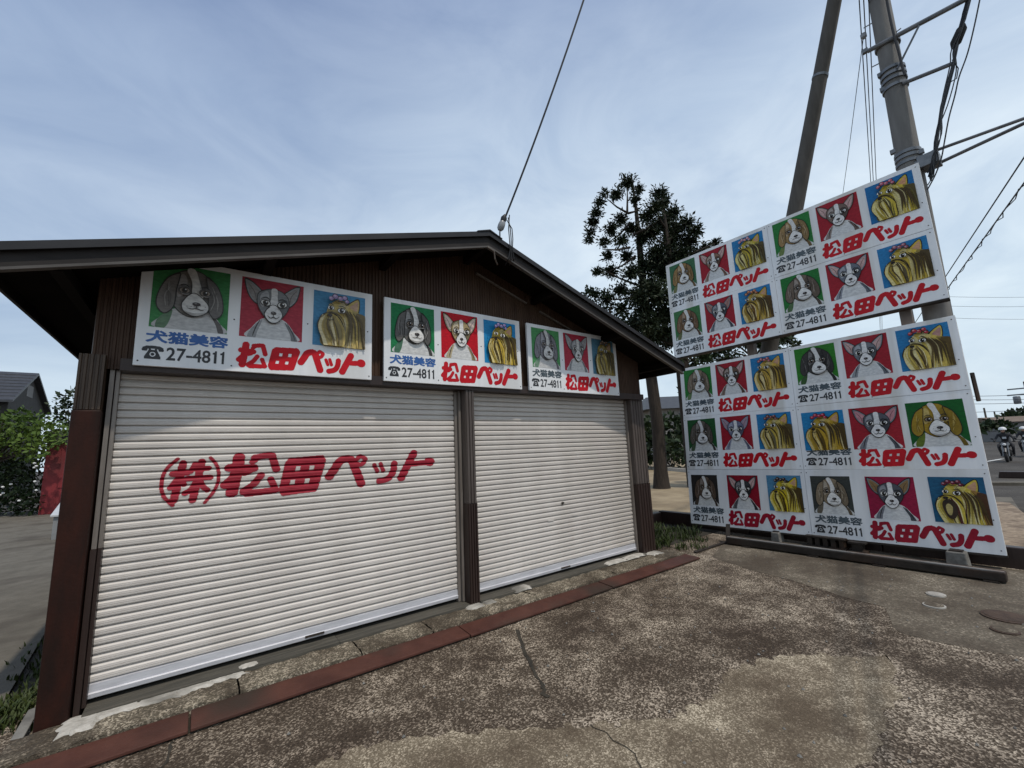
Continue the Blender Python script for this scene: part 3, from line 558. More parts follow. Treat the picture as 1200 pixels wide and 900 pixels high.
# ================================================================== ground
G = -.12
mb = MB(); mb.add([(-900, -900, -.14), (900, -900, -.14), (900, 900, -.14), (-900, 900, -.14)], [(0, 1, 2, 3)])
tag(mb.build('ground', 'asphalt'), kind='structure')
def sheet(name, pts, z, m, kind='structure', label=None, cat=None):
    mb = MB(); V3 = [Vector((p[0], p[1], z if len(p) < 3 else p[2])) for p in pts]; mb.add(V3, [tuple(q) for q in tessellate_polygon([V3])])
    o = mb.build(name, m); tag(o, label, cat, kind=kind)
    for p in o.data.polygons:
        if p.normal.z < 0: o.data.flip_normals(); break
    return o
sheet('forecourt', [(-9, -12), (9.5, -12), (9.5, -4.2), (7.9, -3.9), (7.9, 1.38), (-.9, 1.5), (-.9, -.40), (-9, -.40)], G, 'apron')
pp = [at(px, py, 2, G) for px, py in [(1040, 768), (1000, 770), (960, 767), (920, 769), (885, 776), (856, 785), (846, 800), (836, 815), (815, 828), (790, 838), (740, 845), (690, 850), (620, 855), (550, 858), (480, 865), (420, 878), (370, 895), (300, 915)]]
pp = curve([(p.x, p.y) for p in pp], 4)
pp = curve(pp, 3); pp = [(x+.02*math.sin(i*.6)+rng.normal(0, .012), y+.02*math.cos(i*.83)+rng.normal(0, .012)) for i, (x, y) in enumerate(pp)]
sheet('concrete_patch', pp+[(.2, -4.9), (1.8, -5.2)]+[(q.x+rng.normal(0, .02), q.y+rng.normal(0, .02)) for q in [at(x, y, 2, G) for x, y in curve([(985, 960), (1008, 905), (1030, 868), (1036, 840), (1050, 815), (1044, 795), (1046, 778)], 6)]], G+.0025, 'patch')
pq = [at(px, py, 2, G) for px, py in [(832, 652), (880, 668), (940, 684), (990, 700), (1035, 712), (1046, 735), (1080, 748), (1200, 770)]]
pq = curve([(p.x, p.y) for p in pq], 4)
pq = [(x+rng.normal(0, .012), y+rng.normal(0, .012)) for x, y in pq]
sheet('concrete_gutter', pq+[(7.0, -6.0), (7.6, -4.6), (7.75, -3.9), (7.75, -.15)], G+.002, 'smooth')
# cracks in the forecourt: dark joints let in as thin ragged strips
def crack(pts, w, m='soil', z=G+.0045):
    P = curve(pts, 5); P = [(x+rng.normal(0, .012), y+rng.normal(0, .012)) for x, y in P]; mb = MB(); L = []; R_ = []
    for i, (x, y) in enumerate(P):
        a, b_ = P[max(0, i-1)], P[min(len(P)-1, i+1)]; dx, dy = b_[0]-a[0], b_[1]-a[1]; l = math.hypot(dx, dy)+1e-9; ww = w*(.4+.9*rng.random())/2
        L.append((x-dy/l*ww, y+dx/l*ww, z)); R_.append((x+dy/l*ww, y-dx/l*ww, z))
    for i in range(len(P)-1): mb.add([L[i], L[i+1], R_[i+1], R_[i]], [(0, 1, 2, 3)])
    return mb
mb = crack([(at(x, y, 2, G).x, at(x, y, 2, G).y) for x, y in [(606, 738), (616, 768), (632, 798), (640, 815)]], .028)
k2 = crack([(at(x, y, 2, G).x, at(x, y, 2, G).y) for x, y in [(200, 870), (193, 900), (185, 940)]], .02); mb.add(k2.v, k2.f)
k2 = crack([(at(x, y, 2, G).x, at(x, y, 2, G).y) for x, y in [(690, 850), (740, 885), (760, 920)]], .010, z=G+.0055); mb.add(k2.v, k2.f)
tag(mb.build('cracks', 'soil'), kind='structure')
# driveway on the left, yard and verge on the right, street beyond
sheet('driveway', [(-.98, .15), (-1.22, 3.3), (-1.5, 9), (-2.0, 21), (-30, 21), (-30, -.42), (-1.35, -.42)], G+.004, 'drive')
sheet('bare_soil', [(-1.36, -.42), (-.98, .15), (-1.22, 3.3), (-1.5, 9), (-.6, 9), (-.6, -.42)], -.136, 'soil')
YZ = .09
sheet('yard', [(7.93, -4.1, YZ), (9.6, -3.62, .02), (12.8, -3.05, -.08), (15.5, -2.0, -.1), (19, 2, .0), (27, 8, .06), (60, 18, .1), (60, 60, .1), (5.6, 60, .1), (5.6, 1.40, YZ), (7.93, 1.40, YZ)], YZ, 'yard')
sheet('gravel_verge', [(7.95, -4.08), (9.6, -3.60), (12.6, -3.05), (13.4, -1.9), (11.0, -1.2), (7.95, -1.0)], YZ+.012, 'gravel')
sheet('side_soil', [(5.6, .1), (7.85, .1), (7.85, 1.36), (5.6, 1.36)], G+.006, 'soil')
# ================================================================== the shop
XL, XR = -.65, 5.52; XC = 2.42; ZR = 3.87; SLL, SLR = .309, .328; YF, YB = -.60, 6.5; EL, ER = -1.09, 5.95
def ztop(x): return ZR-(SLL if x < XC else SLR)*abs(x-XC)
shop = thing('shop_building', (2.4, 0, G), 'low brown gabled shop with two cream roller shutters, one lettered in red', 'shop')
# walls behind the front
mb = MB(); mb.prism([(XL+.03, G-.02), (XR-.03, G-.02), (XR-.03, ztop(XR)-.1), (XC, ZR-.1), (XL+.03, ztop(XL)-.1)], 1, 6.0, 6.06)
mb.build('back_wall', 'brown', shop)
def corr(mb, x0, x1, zlo, zhi, y, amp=.009, pitch=.034):
    """ribbed siding facing -Y; zlo, zhi are functions of x"""
    xs_ = []; x_ = x0
    while x_ < x1-1e-4:
        for q_, dy in ((0, 0), (.42, 0), (.55, amp), (.87, amp)):
            if x_+q_*pitch < x1: xs_.append((x_+q_*pitch, y+dy))
        x_ += pitch
    xs_.append((x1, y)); o = len(mb.v)
    for x_, yy in xs_: mb.v += [(x_, yy, zlo(x_)), (x_, yy, zhi(x_))]
    for i in range(len(xs_)-1): mb.f.append((o+2*i, o+2*i+2, o+2*i+3, o+2*i+1))
mb = MB(); corr(mb, XL, XR, lambda x: 2.20, lambda x: ztop(x)-.05, -.10); mb.build('gable_wall', 'brown', shop)
for x in (XL, XR):
    mb = MB(); o = len(mb.v)
    n = 170
    for i in range(n+1):
        y = -.1+6.1*i/n; s_ = (1 if x > 0 else -1)*(.009 if i % 2 else 0); mb.v += [(x+s_, y, G-.02), (x+s_, y, ztop(x)-.05)]
    for i in range(n): mb.f.append((2*i, 2*i+2, 2*i+3, 2*i+1))
    mb.build('side_wall', 'brown', shop)
mb = MB(); mb.box(XL+.16, XR-.02, -.168, .3, 2.185, 2.27); mb.build('lintel', 'post_dark', shop)
# roof: two sheet-metal slopes, soffit boards, fascia, ridge cap
for sgn, xe, sl_ in ((-1, EL, SLL), (1, ER, SLR)):
    ze = ZR-sl_*abs(xe-XC)
    mb = MB(); mb.prism([(XC, ZR), (xe, ze), (xe, ze-.035), (XC, ZR-.035)], 1, YF-.02, YB); rf = mb.build('roof_slope', 'roof', shop)
    mb = MB()
    nr = 9
    for i in range(1, nr):                                        # standing seams
        x_ = XC+(xe-XC)*i/nr; z_ = ZR-sl_*abs(x_-XC); mb.box(x_-.012, x_+.012, YF+.25, YB, z_-.012, z_+.012)
    mb.build('seams', 'roof', rf)
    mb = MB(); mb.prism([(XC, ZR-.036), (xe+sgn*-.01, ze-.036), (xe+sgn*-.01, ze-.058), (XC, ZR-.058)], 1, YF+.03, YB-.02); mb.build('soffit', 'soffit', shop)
    mb = MB(); mb.prism([(XC, ZR-.037), (xe, ze-.037), (xe, ze-.155), (XC, ZR-.165)], 1, YF, YF+.028); mb.build('fascia_board', 'barge', shop)
    mb = MB(); mb.prism([(XC, ZR-.155), (xe, ze-.145), (xe, ze-.163), (XC, ZR-.173)], 1, YF-.012, YF+.034); mb.build('fascia_trim', 'trim', shop)
    mb = MB(); mb.prism([(XC, ZR+.004), (xe, ze+.004), (xe, ze-.05), (XC, ZR-.05)], 1, YF-.034, YF-.021); mb.build('verge_flashing', 'roof', shop)
    mb = MB(); mb.box(min(xe, xe+sgn*.02), max(xe, xe+sgn*.02), YF-.03, YB, ze-.12, ze-.002); mb.build('eave_board', 'barge', shop)
mb = MB(); mb.prism([(XC-.16, ZR-.16*SLL+.012), (XC, ZR+.02), (XC+.16, ZR-.16*SLR+.012), (XC+.16, ZR-.16*SLR+.002), (XC, ZR+.006), (XC-.16, ZR-.16*SLL+.002)], 1, YF-.045, YB); mb.build('ridge_cap', 'roof', shop)
for x_ in (-.78, .38, 1.42, 2.42, 3.42, 4.62, 5.66):
    z_ = ztop(x_)-.062; z_ -= .035 if abs(x_-XC) > .1 else .04
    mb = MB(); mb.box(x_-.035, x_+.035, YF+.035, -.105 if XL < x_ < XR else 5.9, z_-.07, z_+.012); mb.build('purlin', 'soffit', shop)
for xa, xb in ((2.55, 3.3), (3.52, 4.5)):
    mb = MB(); mb.obox((xa, -.135, ztop(xa)-.225), (xb-xa, 0, -(xb-xa)*SLR), (0, .03, 0), (0, 0, .018)); mb.build('wall_trim', 'guide', shop)
# posts and guides
mb = MB(); mb.box(-.712, -.562, -.155, .25, -.11, 1.90); mb.build('corner_post', 'post_red', shop, bevel=.012)
mb = MB(); corr(mb, -.705, -.565, lambda x: 1.902, lambda x: 2.29, -.150, .010, .030); mb.box(-.70, -.57, -.138, .2, 1.902, 2.29); mb.build('post_siding', 'tan_siding', shop)
mb = MB(); mb.box(-.55, -.525, -.075, .04, .96, 2.20).box(-.519, -.498, -.055, .04, .96, 2.20); mb.build('guide_rail', 'guide', shop)
mb = MB(); mb.box(-.552, -.522, -.09, .04, -.09, .958).box(-.518, -.498, -.062, .04, -.03, .958); mb.build('guide_rail_base', 'post_dark', shop)
def ribpost(name, x0, x1, y, z0, z1, m, n):
    mb = MB(); w = (x1-x0)/n
    mb.box(x0, x1, y+.012, .2, z0, z1)
    for i in range(n): mb.box(x0+i*w+.006, x0+(i+1)*w-.006, y, y+.011, z0+.002, z1-.002)
    return mb.build(name, m, shop)
ribpost('middle_post', 2.337, 2.447, -.165, .96, 2.18, 'post_grey', 3)
ribpost('middle_post_base', 2.333, 2.451, -.172, -.075, .957, 'post_dark', 4)
mb = MB(); mb.box(2.268, 2.298, -.03, .04, -.03, 2.18).box(2.304, 2.331, -.06, .04, -.03, 2.18); mb.build('guide_rail', 'guide', shop)
mb = MB(); mb.box(2.453, 2.478, -.03, .04, -.03, 2.18); mb.build('guide_rail', 'guide', shop)
mb = MB(); mb.box(5.205, 5.232, -.045, .04, -.03, 2.18); mb.build('guide_rail', 'guide', shop)
ribpost('corner_cladding', 5.236, 5.535, -.115, .93, 2.205, 'post_grey', 5)
ribpost('corner_cladding_base', 5.234, 5.538, -.121, -.075, .927, 'post_dark', 5)
# roller shutters: interlocking slats
PITCH = .057
PROF = [(0, .013), (.0025, .016), (.0060, .004), (.0085, -.0070), (.0150, -.0090), (.0200, -.0092), (.0220, -.0062), (.0245, -.0095), (.0330, -.0095), (.0350, -.0066), (.0375, -.0094), (.0420, -.0078), (.0490, -.0005), (.0540, .0060)]
def slat_y(z, z0):
    q = (z-z0) % PITCH
    P = PROF+[(PITCH, .013)]
    for a, b_ in zip(P[:-1], P[1:]):
        if q <= b_[0]: return a[1]+(b_[1]-a[1])*(q-a[0])/(b_[0]-a[0])
    return .013
def shutter(x0, x1, ztop_, y=0.0):
    z0 = .088; rows = []
    k = 0
    while z0+k*PITCH < ztop_:
        dy = rng.normal(0, .0009)
        for dz, yy in PROF: rows.append((z0+k*PITCH+dz, y+yy+dy))
        k += 1
    mb = MB(); nx = 14
    for z_, yy in rows:
        for i in range(nx+1):
            mb.v.append((x0+(x1-x0)*i/nx, yy+.0022*math.sin(i*1.3+.9*math.sin(z_*4.1))*math.sin(z_*5.3+i)+.0010*math.sin(i*2.1+z_*3.0), z_))
    for j in range(len(rows)-1):
        for i in range(nx):
            a = j*(nx+1)+i; mb.f.append((a, a+1, a+nx+2, a+nx+1))
    o = mb.build('roller_shutter', 'slat', shop)
    mb = MB(); mb.prism([(y-.014, -.002), (y-.026, .004), (y-.028, .03), (y-.016, .036), (y-.014, .084), (y+.012, .09), (y+.012, -.002)], 0, x0, x1); mb.build('bottom_rail', 'alu', o)
    return o, z0
sh1, z01 = shutter(-.497, 2.268, 2.25)
sh2, z02 = shutter(2.479, 5.205, 2.25)
sh1['label'] = 'roller shutter lettered in crimson'; sh2['label'] = 'plain roller shutter with small lock'
for (px, py, sh) in ((369, 743, sh1), (663, 664, sh2)):
    p = at(px, py, 1, -.03); mb = MB(); mb.box(p.x-.075, p.x+.075, -.036, -.027, .018, .034).box(p.x-.066, p.x+.066, -.046, -.036, .022, .027); mb.build('handle', 'steel', sh)
p = at(658, 589.5, 1, 0); mb = MB(); mb.lathe([(.016, -.013), (.018, -.02), (.012, -.022)], (p.x, 0, p.z), 14, 1); mb.box(p.x+.012, p.x+.035, -.016, -.008, p.z-.008, p.z+.012); mb.build('lock', 'steel', sh2)
for (px, py) in ((673, 603), (645, 609.5)):
    p = at(px, py, 1, 0); mb = MB(); mb.box(p.x-.05, p.x+.05, -.0135, -.0105, p.z-.011, p.z+.011); mb.build('letter_slot', 'slat', sh2)
# painted lettering follows the slats
def on_slats(mask, xs_, zlo, dz, name, z0, sh):
    mb = MB()
    for x0, x1, a, b_ in runs(mask, xs_, zlo, dz):
        mb.add([(x0, slat_y(a, z0)-.0034, a), (x1, slat_y(a, z0)-.0034, a), (x1, slat_y(b_, z0)-.0034, b_), (x0, slat_y(b_, z0)-.0034, b_)], [(0, 1, 2, 3)])
    return mb.build(name, 'slat_red', sh)
xs_, X, Y = grid(-.26, 2.1, 1.15, 1.66, .005, .0028)
mk = np.zeros(X.shape, bool)
for key, (x0, z0, w_, h_) in (('matsu', (.165, 1.222, .43, .352)), ('ta', (.580, 1.207, .372, .335)), ('pe', (.968, 1.215, .375, .325)), ('tsu', (1.365, 1.24, .265, .235)), ('to', (1.62, 1.245, .415, .315))):
    b_ = BOX[key]; mk |= name_mask(key, b_[0]+(X-x0)/w_*b_[2], b_[1]+(Y-z0)/h_*b_[3], .9)
# the bracketed stock-company mark
mk |= stroke_mask([([(.27, 1.0), (.09, .78), (.03, .5), (.08, .22), (.24, .0)], .035)], X, Y, (-.225, 1.20, .36, .345)) | stroke_mask([([(.84, 1.0), (.97, .80), (1.01, .52), (.95, .26), (.79, .0)], .035)], X, Y, (-.225, 1.20, .36, .345))
kb = (-.160, 1.222, .232, .302)
mk |= stroke_mask([([(.24, .95), (.16, .05)], .085), ([(.02, .70), (.40, .72)], .075), ([(.20, .62), (.02, .36)], .065), ([(.26, .58), (.36, .42)], .06),
                   ([(.56, .92), (.48, .74)], .06), ([(.52, .80), (.96, .80)], .065), ([(.42, .56), (1.04, .56)], .07), ([(.74, .97), (.66, .02)], .085), ([(.68, .52), (.58, .30), (.42, .20)], .065), ([(.76, .52), (.88, .34), (1.02, .24)], .065)], X, Y, kb, .08)
wear = (np.sin(X*61+Y*130)+np.sin(X*23-Y*311)+np.sin(X*147+Y*51)+np.sin(X*311+Y*17)) > 3.3
on_slats(mk, xs_, 1.15, .0028, 'painted_name', z01, sh1)
# threshold: timber sill, concrete kerb with mortar patches, red channel covers
def rough_slab(name, x0, x1, y0, y1, z0, z1, m, parent, amp, step=.05):
    nx = max(2, int((x1-x0)/step)); ny = max(2, int((y1-y0)/step)); mb = MB()
    for j in range(ny+1):
        for i in range(nx+1):
            e_ = (j == 0); z_ = z1+rng.normal(0, amp)-(rng.random()*.012 if e_ else 0); mb.v.append((x0+(x1-x0)*i/nx, y0+(y1-y0)*j/ny+(rng.normal(0, amp) if e_ else 0), z_))
    for j in range(ny):
        for i in range(nx):
            a = j*(nx+1)+i; mb.f.append((a, a+1, a+nx+2, a+nx+1))
    o = len(mb.v)
    for i in range(nx+1): v = mb.v[i]; mb.v.append((v[0], v[1]-.004, z0))
    for i in range(nx): mb.f.append((o+i, o+i+1, i+1, i))
    return mb.build(name, m, parent, smooth=False)
mb = MB()
for xa, xb in ((-.50, 1.05), (1.055, 2.33), (2.452, 3.9), (3.905, 5.23)): mb.box(xa, xb, -.175, .06, -.14, -.032+rng.normal(0, .002))
mb.build('sill', 'timber', shop)
xk = [-.80, .32, 1.15, 1.78, 3.0, 4.25, 5.72]
for a, b_ in zip(xk[:-1], xk[1:]):
    rough_slab('kerb_stone', a+.006, b_-.006, -.455, -.177, -.16, -.052+rng.normal(0, .002), 'kerb', shop, .0035)
def lump(x, y, rx, ry, z, h, seed):
    R = random.Random(seed); mb = MB(); n = 30; rings = 3
    mb.v.append((x, y, z+h))
    for q_ in range(1, rings+1):
        for k in range(n):
            w = 2*math.pi*k/n; f = q_/rings*(1 if q_ < rings else .74+.4*R.random()); sq = 1/max(abs(math.cos(w)), abs(math.sin(w)))**.6
            mb.v.append((x+rx*f*sq*math.cos(w), y+ry*f*sq*math.sin(w), z+(h*(1-.25*R.random()) if q_ < rings else -.012)))
    for k in range(n): mb.f.append((0, 1+k, 1+(k+1) % n))
    for q_ in range(rings-1):
        for k in range(n):
            a = 1+q_*n+k; b2 = 1+q_*n+(k+1) % n; mb.f.append((a, a+n, b2+n, b2))
    return mb.build('mortar_patch', 'mortar', shop)
for i, (x, y, rx, ry, h) in enumerate([(-.50, -.23, .11, .11, .016), (-.33, -.17, .14, .08, .014), (-.12, -.18, .14, .075, .012), (.07, -.16, .12, .075, .014), (.26, -.15, .15, .065, .016), (.40, -.12, .08, .04, .010), (2.36, -.215, .11, .06, .014), (2.53, -.20, .08, .05, .010), (3.02, -.12, .14, .075, .012), (4.60, -.13, .22, .055, .014), (5.00, -.13, .24, .06, .014), (5.40, -.18, .14, .08, .012)]):
    lump(x, y, rx, ry*1.25, -.046 if y < -.14 else -.03, h*.5, 40+i)
strip = thing('channel_cover', (2.4, -.57, G), 'long rust red strip of steel covers laid along the shop front', 'drain cover')
xs2 = [-1.35, .05, 2.02, 3.9, 4.95, 5.74]
for i, (a, b_) in enumerate(zip(xs2[:-1], xs2[1:])):
    z_ = -.088+.004*(i % 2); mb = MB(); mb.obox((a+.006, -.688, z_-.02), (b_-a-.012, 0, 0), (0, .226, .012), (0, 0, .02)); mb.build('cover_section', 'strip', strip, bevel=.004)
mb = MB(); mb.box(-1.35, 5.72, -.66, -.47, -.15, -.112); mb.build('channel_bed', 'soil', strip)

# ================================================================== three signs over the shutters
SC = .855
def clipL(x0, z0):   # roof underside over the left slope, in sign units
    return [(-SLL*SC, SC, ZR-.064-SLL*(XC-x0)-z0), (SLR*SC, SC, ZR-.064+SLR*(XC-x0)-z0)]
P_SIGNS = [dict(fade=.28, dog='77716c', chi='76777a', york='c9ad5c', big=.02, chest='c6c6c4', bg_dog='1f7a30', bg_chi='a80f22', bow='9a7ab0', inner='8d8785'),
           dict(dog='6f6c69', chi='a8946c', york='c6ae48', bg_dog='1d7a48', bg_chi='c00c20', bg_york='1f86bd', bow='a58cc4', inner='e0c9bd'),
           dict(fade=.24, dog='8e8b93', chi='8f8f93', york='a38a2a', bg_dog='2f8a3e', bg_chi='b00f25', bg_york='3c7390', bow='5a3a20', flip=False, inner='a9a4a6', york_dk='3a2c10')]
SL = ['white painted sign with a large grey spaniel, leftmost over the lettered shutter', 'middle white sign with the tan chihuahua, over the gap between both shutters', 'white sign over the right end of the plain shutter, its corner tucked under the roof']
for i, (x0, x1) in enumerate([(-.422, 1.289), (1.408, 3.106), (3.221, 4.898)]):
    z0 = 2.222; sg = thing('shop_sign', ((x0+x1)/2, -.17, z0), SL[i], 'sign', 'painted signs over the shutters')
    sv = SC; su = (x1-x0)/2; fr = Frame((x0, -.2, z0), (1, 0, 0), (0, 0, 1), su, sv)
    cl = [(-SLL*su, sv, ZR-.064-SLL*(XC-x0)-z0), (SLR*su, sv, ZR-.064+SLR*(XC-x0)-z0)]
    poly = [(0, 0), (2, 0), (2, 1), (0, 1)]
    for c_ in cl: poly = clip_poly(poly, *c_)
    mb = MB(); n = len(poly); mb.add([fr(a, b_, 0) for a, b_ in poly]+[fr(a, b_, -.03) for a, b_ in poly], [tuple(range(n)), tuple(range(2*n-1, n-1, -1))]+[(k, (k+1) % n, n+(k+1) % n, n+k) for k in range(n)])
    mb.build('board', 'board', sg, bevel=.003)
    mb = MB(); mb.box(x0+.2, x0+.25, -.17, -.1, z0+.02, z0+.5).box(x1-.25, x1-.2, -.17, -.1, z0+.02, z0+.5); mb.build('batten', 'post_dark', sg)
    for (u, v) in ((.03, .04), (1.97, .04), (.69, .05), (1.95, .55), (.69, .5), (1.33, .55)):
        c_ = fr(u, v, .001); mb = MB(); mb.lathe([(.006, .0), (.005, -.003)], tuple(c_), 8, 1); mb.build('screw', 'steel', sg)
    panel_art(fr, P_SIGNS[i], sg, .0015, 'letter_red', 'ink_blue' if i < 2 else 'ink_grey', cl, 11+i)

# ================================================================== two billboards on their posts
def rect_frame(C, a, b_, g):
    rt = Vector((math.sin(a), -math.cos(a), 0)); nr = Vector((-math.cos(a), -math.sin(a), 0)); up = Vector((0, 0, 1))*math.cos(b_)+nr*math.sin(b_)
    return rt*math.cos(g)+up*math.sin(g), -rt*math.sin(g)+up*math.cos(g), nr
def billboard(label, C, a, b_, g, w, h, rows, pics, th):
    r, u, nr = rect_frame(C, a, b_, g); C = Vector(C); n = r.cross(u).normalized(); O = C-r*w/2-u*h/2
    t_ = thing('billboard', O+r*w/2, label, 'billboard', 'painted billboards beside the shop')
    mb = MB(); mb.obox(O-n*th+u*.004+r*.004, r*(w-.008), u*(h-.008), n*(th-.002)); mb.build('frame', 'board_edge', t_, bevel=.004)
    mb = MB(); mb.obox(O-n*(th+.03)-u*.022, r*w, u*.02, n*(th+.05)); mb.build('bottom_angle', 'steel', t_)
    pw, ph = w/2, h/rows
    for k, p in enumerate(pics):
        i, j = k % 2, k//2; o = O+r*(pw*i+.002)+u*(h-ph*(j+1)+.002); tilt = n*(.002*((k*7) % 3))
        mb = MB(); mb.obox(o+tilt, r*(pw-.004), u*(ph-.004), n*.008); pn = mb.build('sign_panel', p.get('board', 'board_grey'), t_, bevel=.002)
        pn['label'] = p['label']
        fr = Frame(o+tilt, r, u, (pw-.004)/2, ph-.004)
        for (uu, vv) in ((.03, .05), (1.96, .05), (.03, .95), (1.96, .95), (1.0, .03), (1.95, .40)):
            c_ = fr(uu, vv, .0085); mb = MB(); mb.tube([c_, c_+n*.003], .007, 7); mb.build('screw', 'steel', pn)
        panel_art(fr, p, pn, .0095, p.get('red', 'letter_red'), p.get('slogan', 'ink_grey'), (), 100+k+int(C.z*10), p.get('rects', RECTS))
    if rows == 3:
        mb = MB(); q0 = at(1139, 437, 0, 7.99); q1 = at(1147, 470, 0, 7.93); mb.tube([q0, q1], .022, 6); mb.build('side_bar', 'steel', t_)
    return t_
low_rects = [(.07, .345, .58, .90), (.76, .325, 1.29, .90), (1.43, .335, 1.94, .905)]
UPPER = [dict(label='panel with tan spaniel and pink-bowed terrier', dog='a5824f', chi='8a6a58', york='c0b03c', bg_dog='3c6a48', bow='c78d98', hair2='6f6a4a'),
         dict(label='panel with golden-tan spaniel, top right', dog='a98a5a', chi='77655c', york='c8b644', bg_dog='2a7a38', bg_york='1f6ea8', bow='b55a6c', ear_in='d29a72', hair2='6d6636'),
         dict(label='panel with brown spaniel and slate chihuahua', dog='8a6a4c', chi='585c66', york='bb9a40', bg_dog='3f7544', bow='b4683c', hair2='6a4a26', inner='a88078'),
         dict(label='panel with big-eared grey-brown spaniel', dog='7a6a5c', chi='707580', york='cdb44c', bg_dog='217332', bow='9c5a6c', big=.03, hair2='5e5238')]
LOWER = [dict(label='panel with fawn spaniel and brown chihuahua', dog='94826c', chi='6d5648', york='d0ae50', bg_dog='2c7a33', bow='b05a60', hair2='8a6d3a'),
         dict(label='panel with charcoal spaniel and pale terrier', dog='45423f', chi='73777e', york='d6c26a', bg_dog='2d7a22', bow='b3323c', pale=True, ear_in='b58a80', hair2='7a6638'),
         dict(label='panel with drab spaniel on dark green', dog='6a6056', chi='777a92', york='c0aa52', bg_dog='24552c', bow='7a4038', hair2='6c6448', inner='a8909c'),
         dict(label='panel with terrier first and golden spaniel last', order=('york', 'chi', 'dog'), dog='a98a28', chi='5d5e66', york='b8962e', bg_york='2484ba', bg_dog='0f5a22', bow='b0243c', inner='c58a90', big=.02, hair2='5f4a18', rects=[(.06, .29, .62, .89), (.69, .285, 1.265, .89), (1.34, .295, 1.905, .895)]),
         dict(label='panel with spaniel on near-black ground', dog='6d5a4c', chi='3c3d40', york='d4c02a', bg_dog='2f2c2a', bg_chi='8f1226', bg_york='4f86a8', bow='3a2a24', red='letter_crimson', hair2='4a3a14', board='board', rects=low_rects),
         dict(label='panel with buff spaniel and dark-faced terrier', dog='93826a', chi='54565e', york='cfbe50', bg_dog='3a3d3a', bg_chi='96183e', bg_york='1f5a7c', bow='6a1c30', darkface=True, red='letter_crimson', hair2='5a2c28', inner='8a6e48', board='board', rects=low_rects)]
billboard('upper billboard of four painted pet panels, above the larger one', (7.727, -1.389, 4.202), .047, -.034, .011, 3.896, 1.994, 2, UPPER, .075)
billboard('lower, larger billboard of six painted pet panels, near the ground', (7.703, -1.424, 1.507), .037, -.072, .008, 3.896, 2.971, 3, LOWER, .075)
for y, lb in ((-.77, 'square steel post behind both billboards, nearer the cedar'), (-2.88, 'square steel post behind both billboards, nearer the concrete pole')):
    t_ = thing('billboard_post', (7.98, y, G), lb, 'post', 'steel posts behind the billboards')
    mb = MB(); mb.box(7.92, 8.04, y-.065, y+.065, G-.1, 5.1); mb.build('upright', 'grey_steel', t_, bevel=.008)
    mb = MB()
    for z_ in (.5, 1.5, 2.6, 3.45, 4.2, 4.9): mb.box(7.80 if z_ > 2 else 7.70+.06*z_, 7.918, y-.03, y+.03, z_-.03, z_+.03)
    mb.build('bracket', 'steel', t_)
# base beam, feet and edging under the boards
t_ = thing('base_beam', (6.96, -1.9, G), 'long dark steel beam on the ground in front of the lower billboard', 'beam')
mb = MB(); mb.obox((6.83, -.50, G+.02), (.12, -2.92, 0), (.15, .006, 0), (0, 0, .095)); mb.build('box_beam', 'steel', t_, bevel=.01)
mb = MB(); mb.obox((6.835, -.51, G+.116), (.12, -2.90, 0), (.05, .002, 0), (0, 0, .010)); mb.build('top_flange', 'grey_steel', t_)
for i, f in enumerate((.08, .38, .62, .94)):
    mb = MB(); mb.obox((6.815+.12*f, -.50-2.92*f, G), (.18, .006, 0), (0, -.12, 0), (0, 0, .019)); mb.build('foot', 'steel', t_)
for i, (y, lb, m_, hh) in enumerate(((-.95, 'left small concrete foot block under the lower billboard', 'stone', .15), (-1.62, 'long perforated dark block under the middle of the lower billboard', 'steel', .14), (-2.0, 'short dark spool-like block right of the perforated one under the billboard', 'steel', .12), (-2.98, 'grey concrete foot block under the right end of the lower billboard', 'stone', .17))):
    w_ = (.13, .50, .20, .20)[i]; x_ = 7.56
    t_ = thing('foot_block', (x_, y, G), lb, 'block', 'blocks under the billboard')
    if i in (1, 2):
        mb = MB(); mb.box(x_-.07, x_+.09, y-w_/2, y+w_/2, G, G+.03).box(x_-.07, x_+.09, y-w_/2, y+w_/2, G+hh, G+hh+.025); mb.build('flange', m_, t_, bevel=.004)
        n_ = 5 if i == 1 else 1
        for k in range(n_):
            mb = MB(); mb.box(x_-.05, x_+.07, y-w_/2+w_*(k+.2)/n_, y-w_/2+w_*(k+.8)/n_, G+.031, G+hh-.001); mb.build('web', m_, t_)
    else:
        mb = MB(); mb.prism([(y-w_/2, G-.02), (y+w_/2, G-.02), (y+w_*.42, G+hh), (y-w_*.42, G+hh)], 0, x_-.08, x_+.10); mb.build('block', m_, t_, bevel=.012)
        mb = MB(); mb.box(x_-.05, x_+.07, y-w_*.3, y+w_*.3, G+hh+.001, G+hh+.015); mb.build('base_plate', 'steel', t_)
t_ = thing('timber_edging', (7.5, -1.2, G), 'dark timber sleepers holding back the sandy yard behind the billboard', 'edging')
for a, b_ in ((1.4, -.4), (-.41, -2.2), (-2.21, -4.15)):
    mb = MB(); mb.box(7.80, 7.94, b_, a, G-.03, YZ+.03+rng.normal(0, .004)); mb.build('sleeper', 'post_dark', t_, bevel=.012)
mb = MB(); mb.box(5.62, 7.795, 1.33, 1.46, G-.03, YZ+.02); mb.build('sleeper', 'post_dark', t_, bevel=.012)
A, B = at(816, 649, 2, G), at(873, 630, 2, G); Cb = A.lerp(B, .55)
t_ = thing('angle_bracket', A.lerp(B, .5), 'bent dark steel bracket lying by the left end of the base beam', 'bracket')
mb = MB(); mb.obox(A+Vector((0, 0, .008)), B-A, (.03, .055, 0), (0, 0, .016)); mb.build('flat_arm', 'steel', t_)
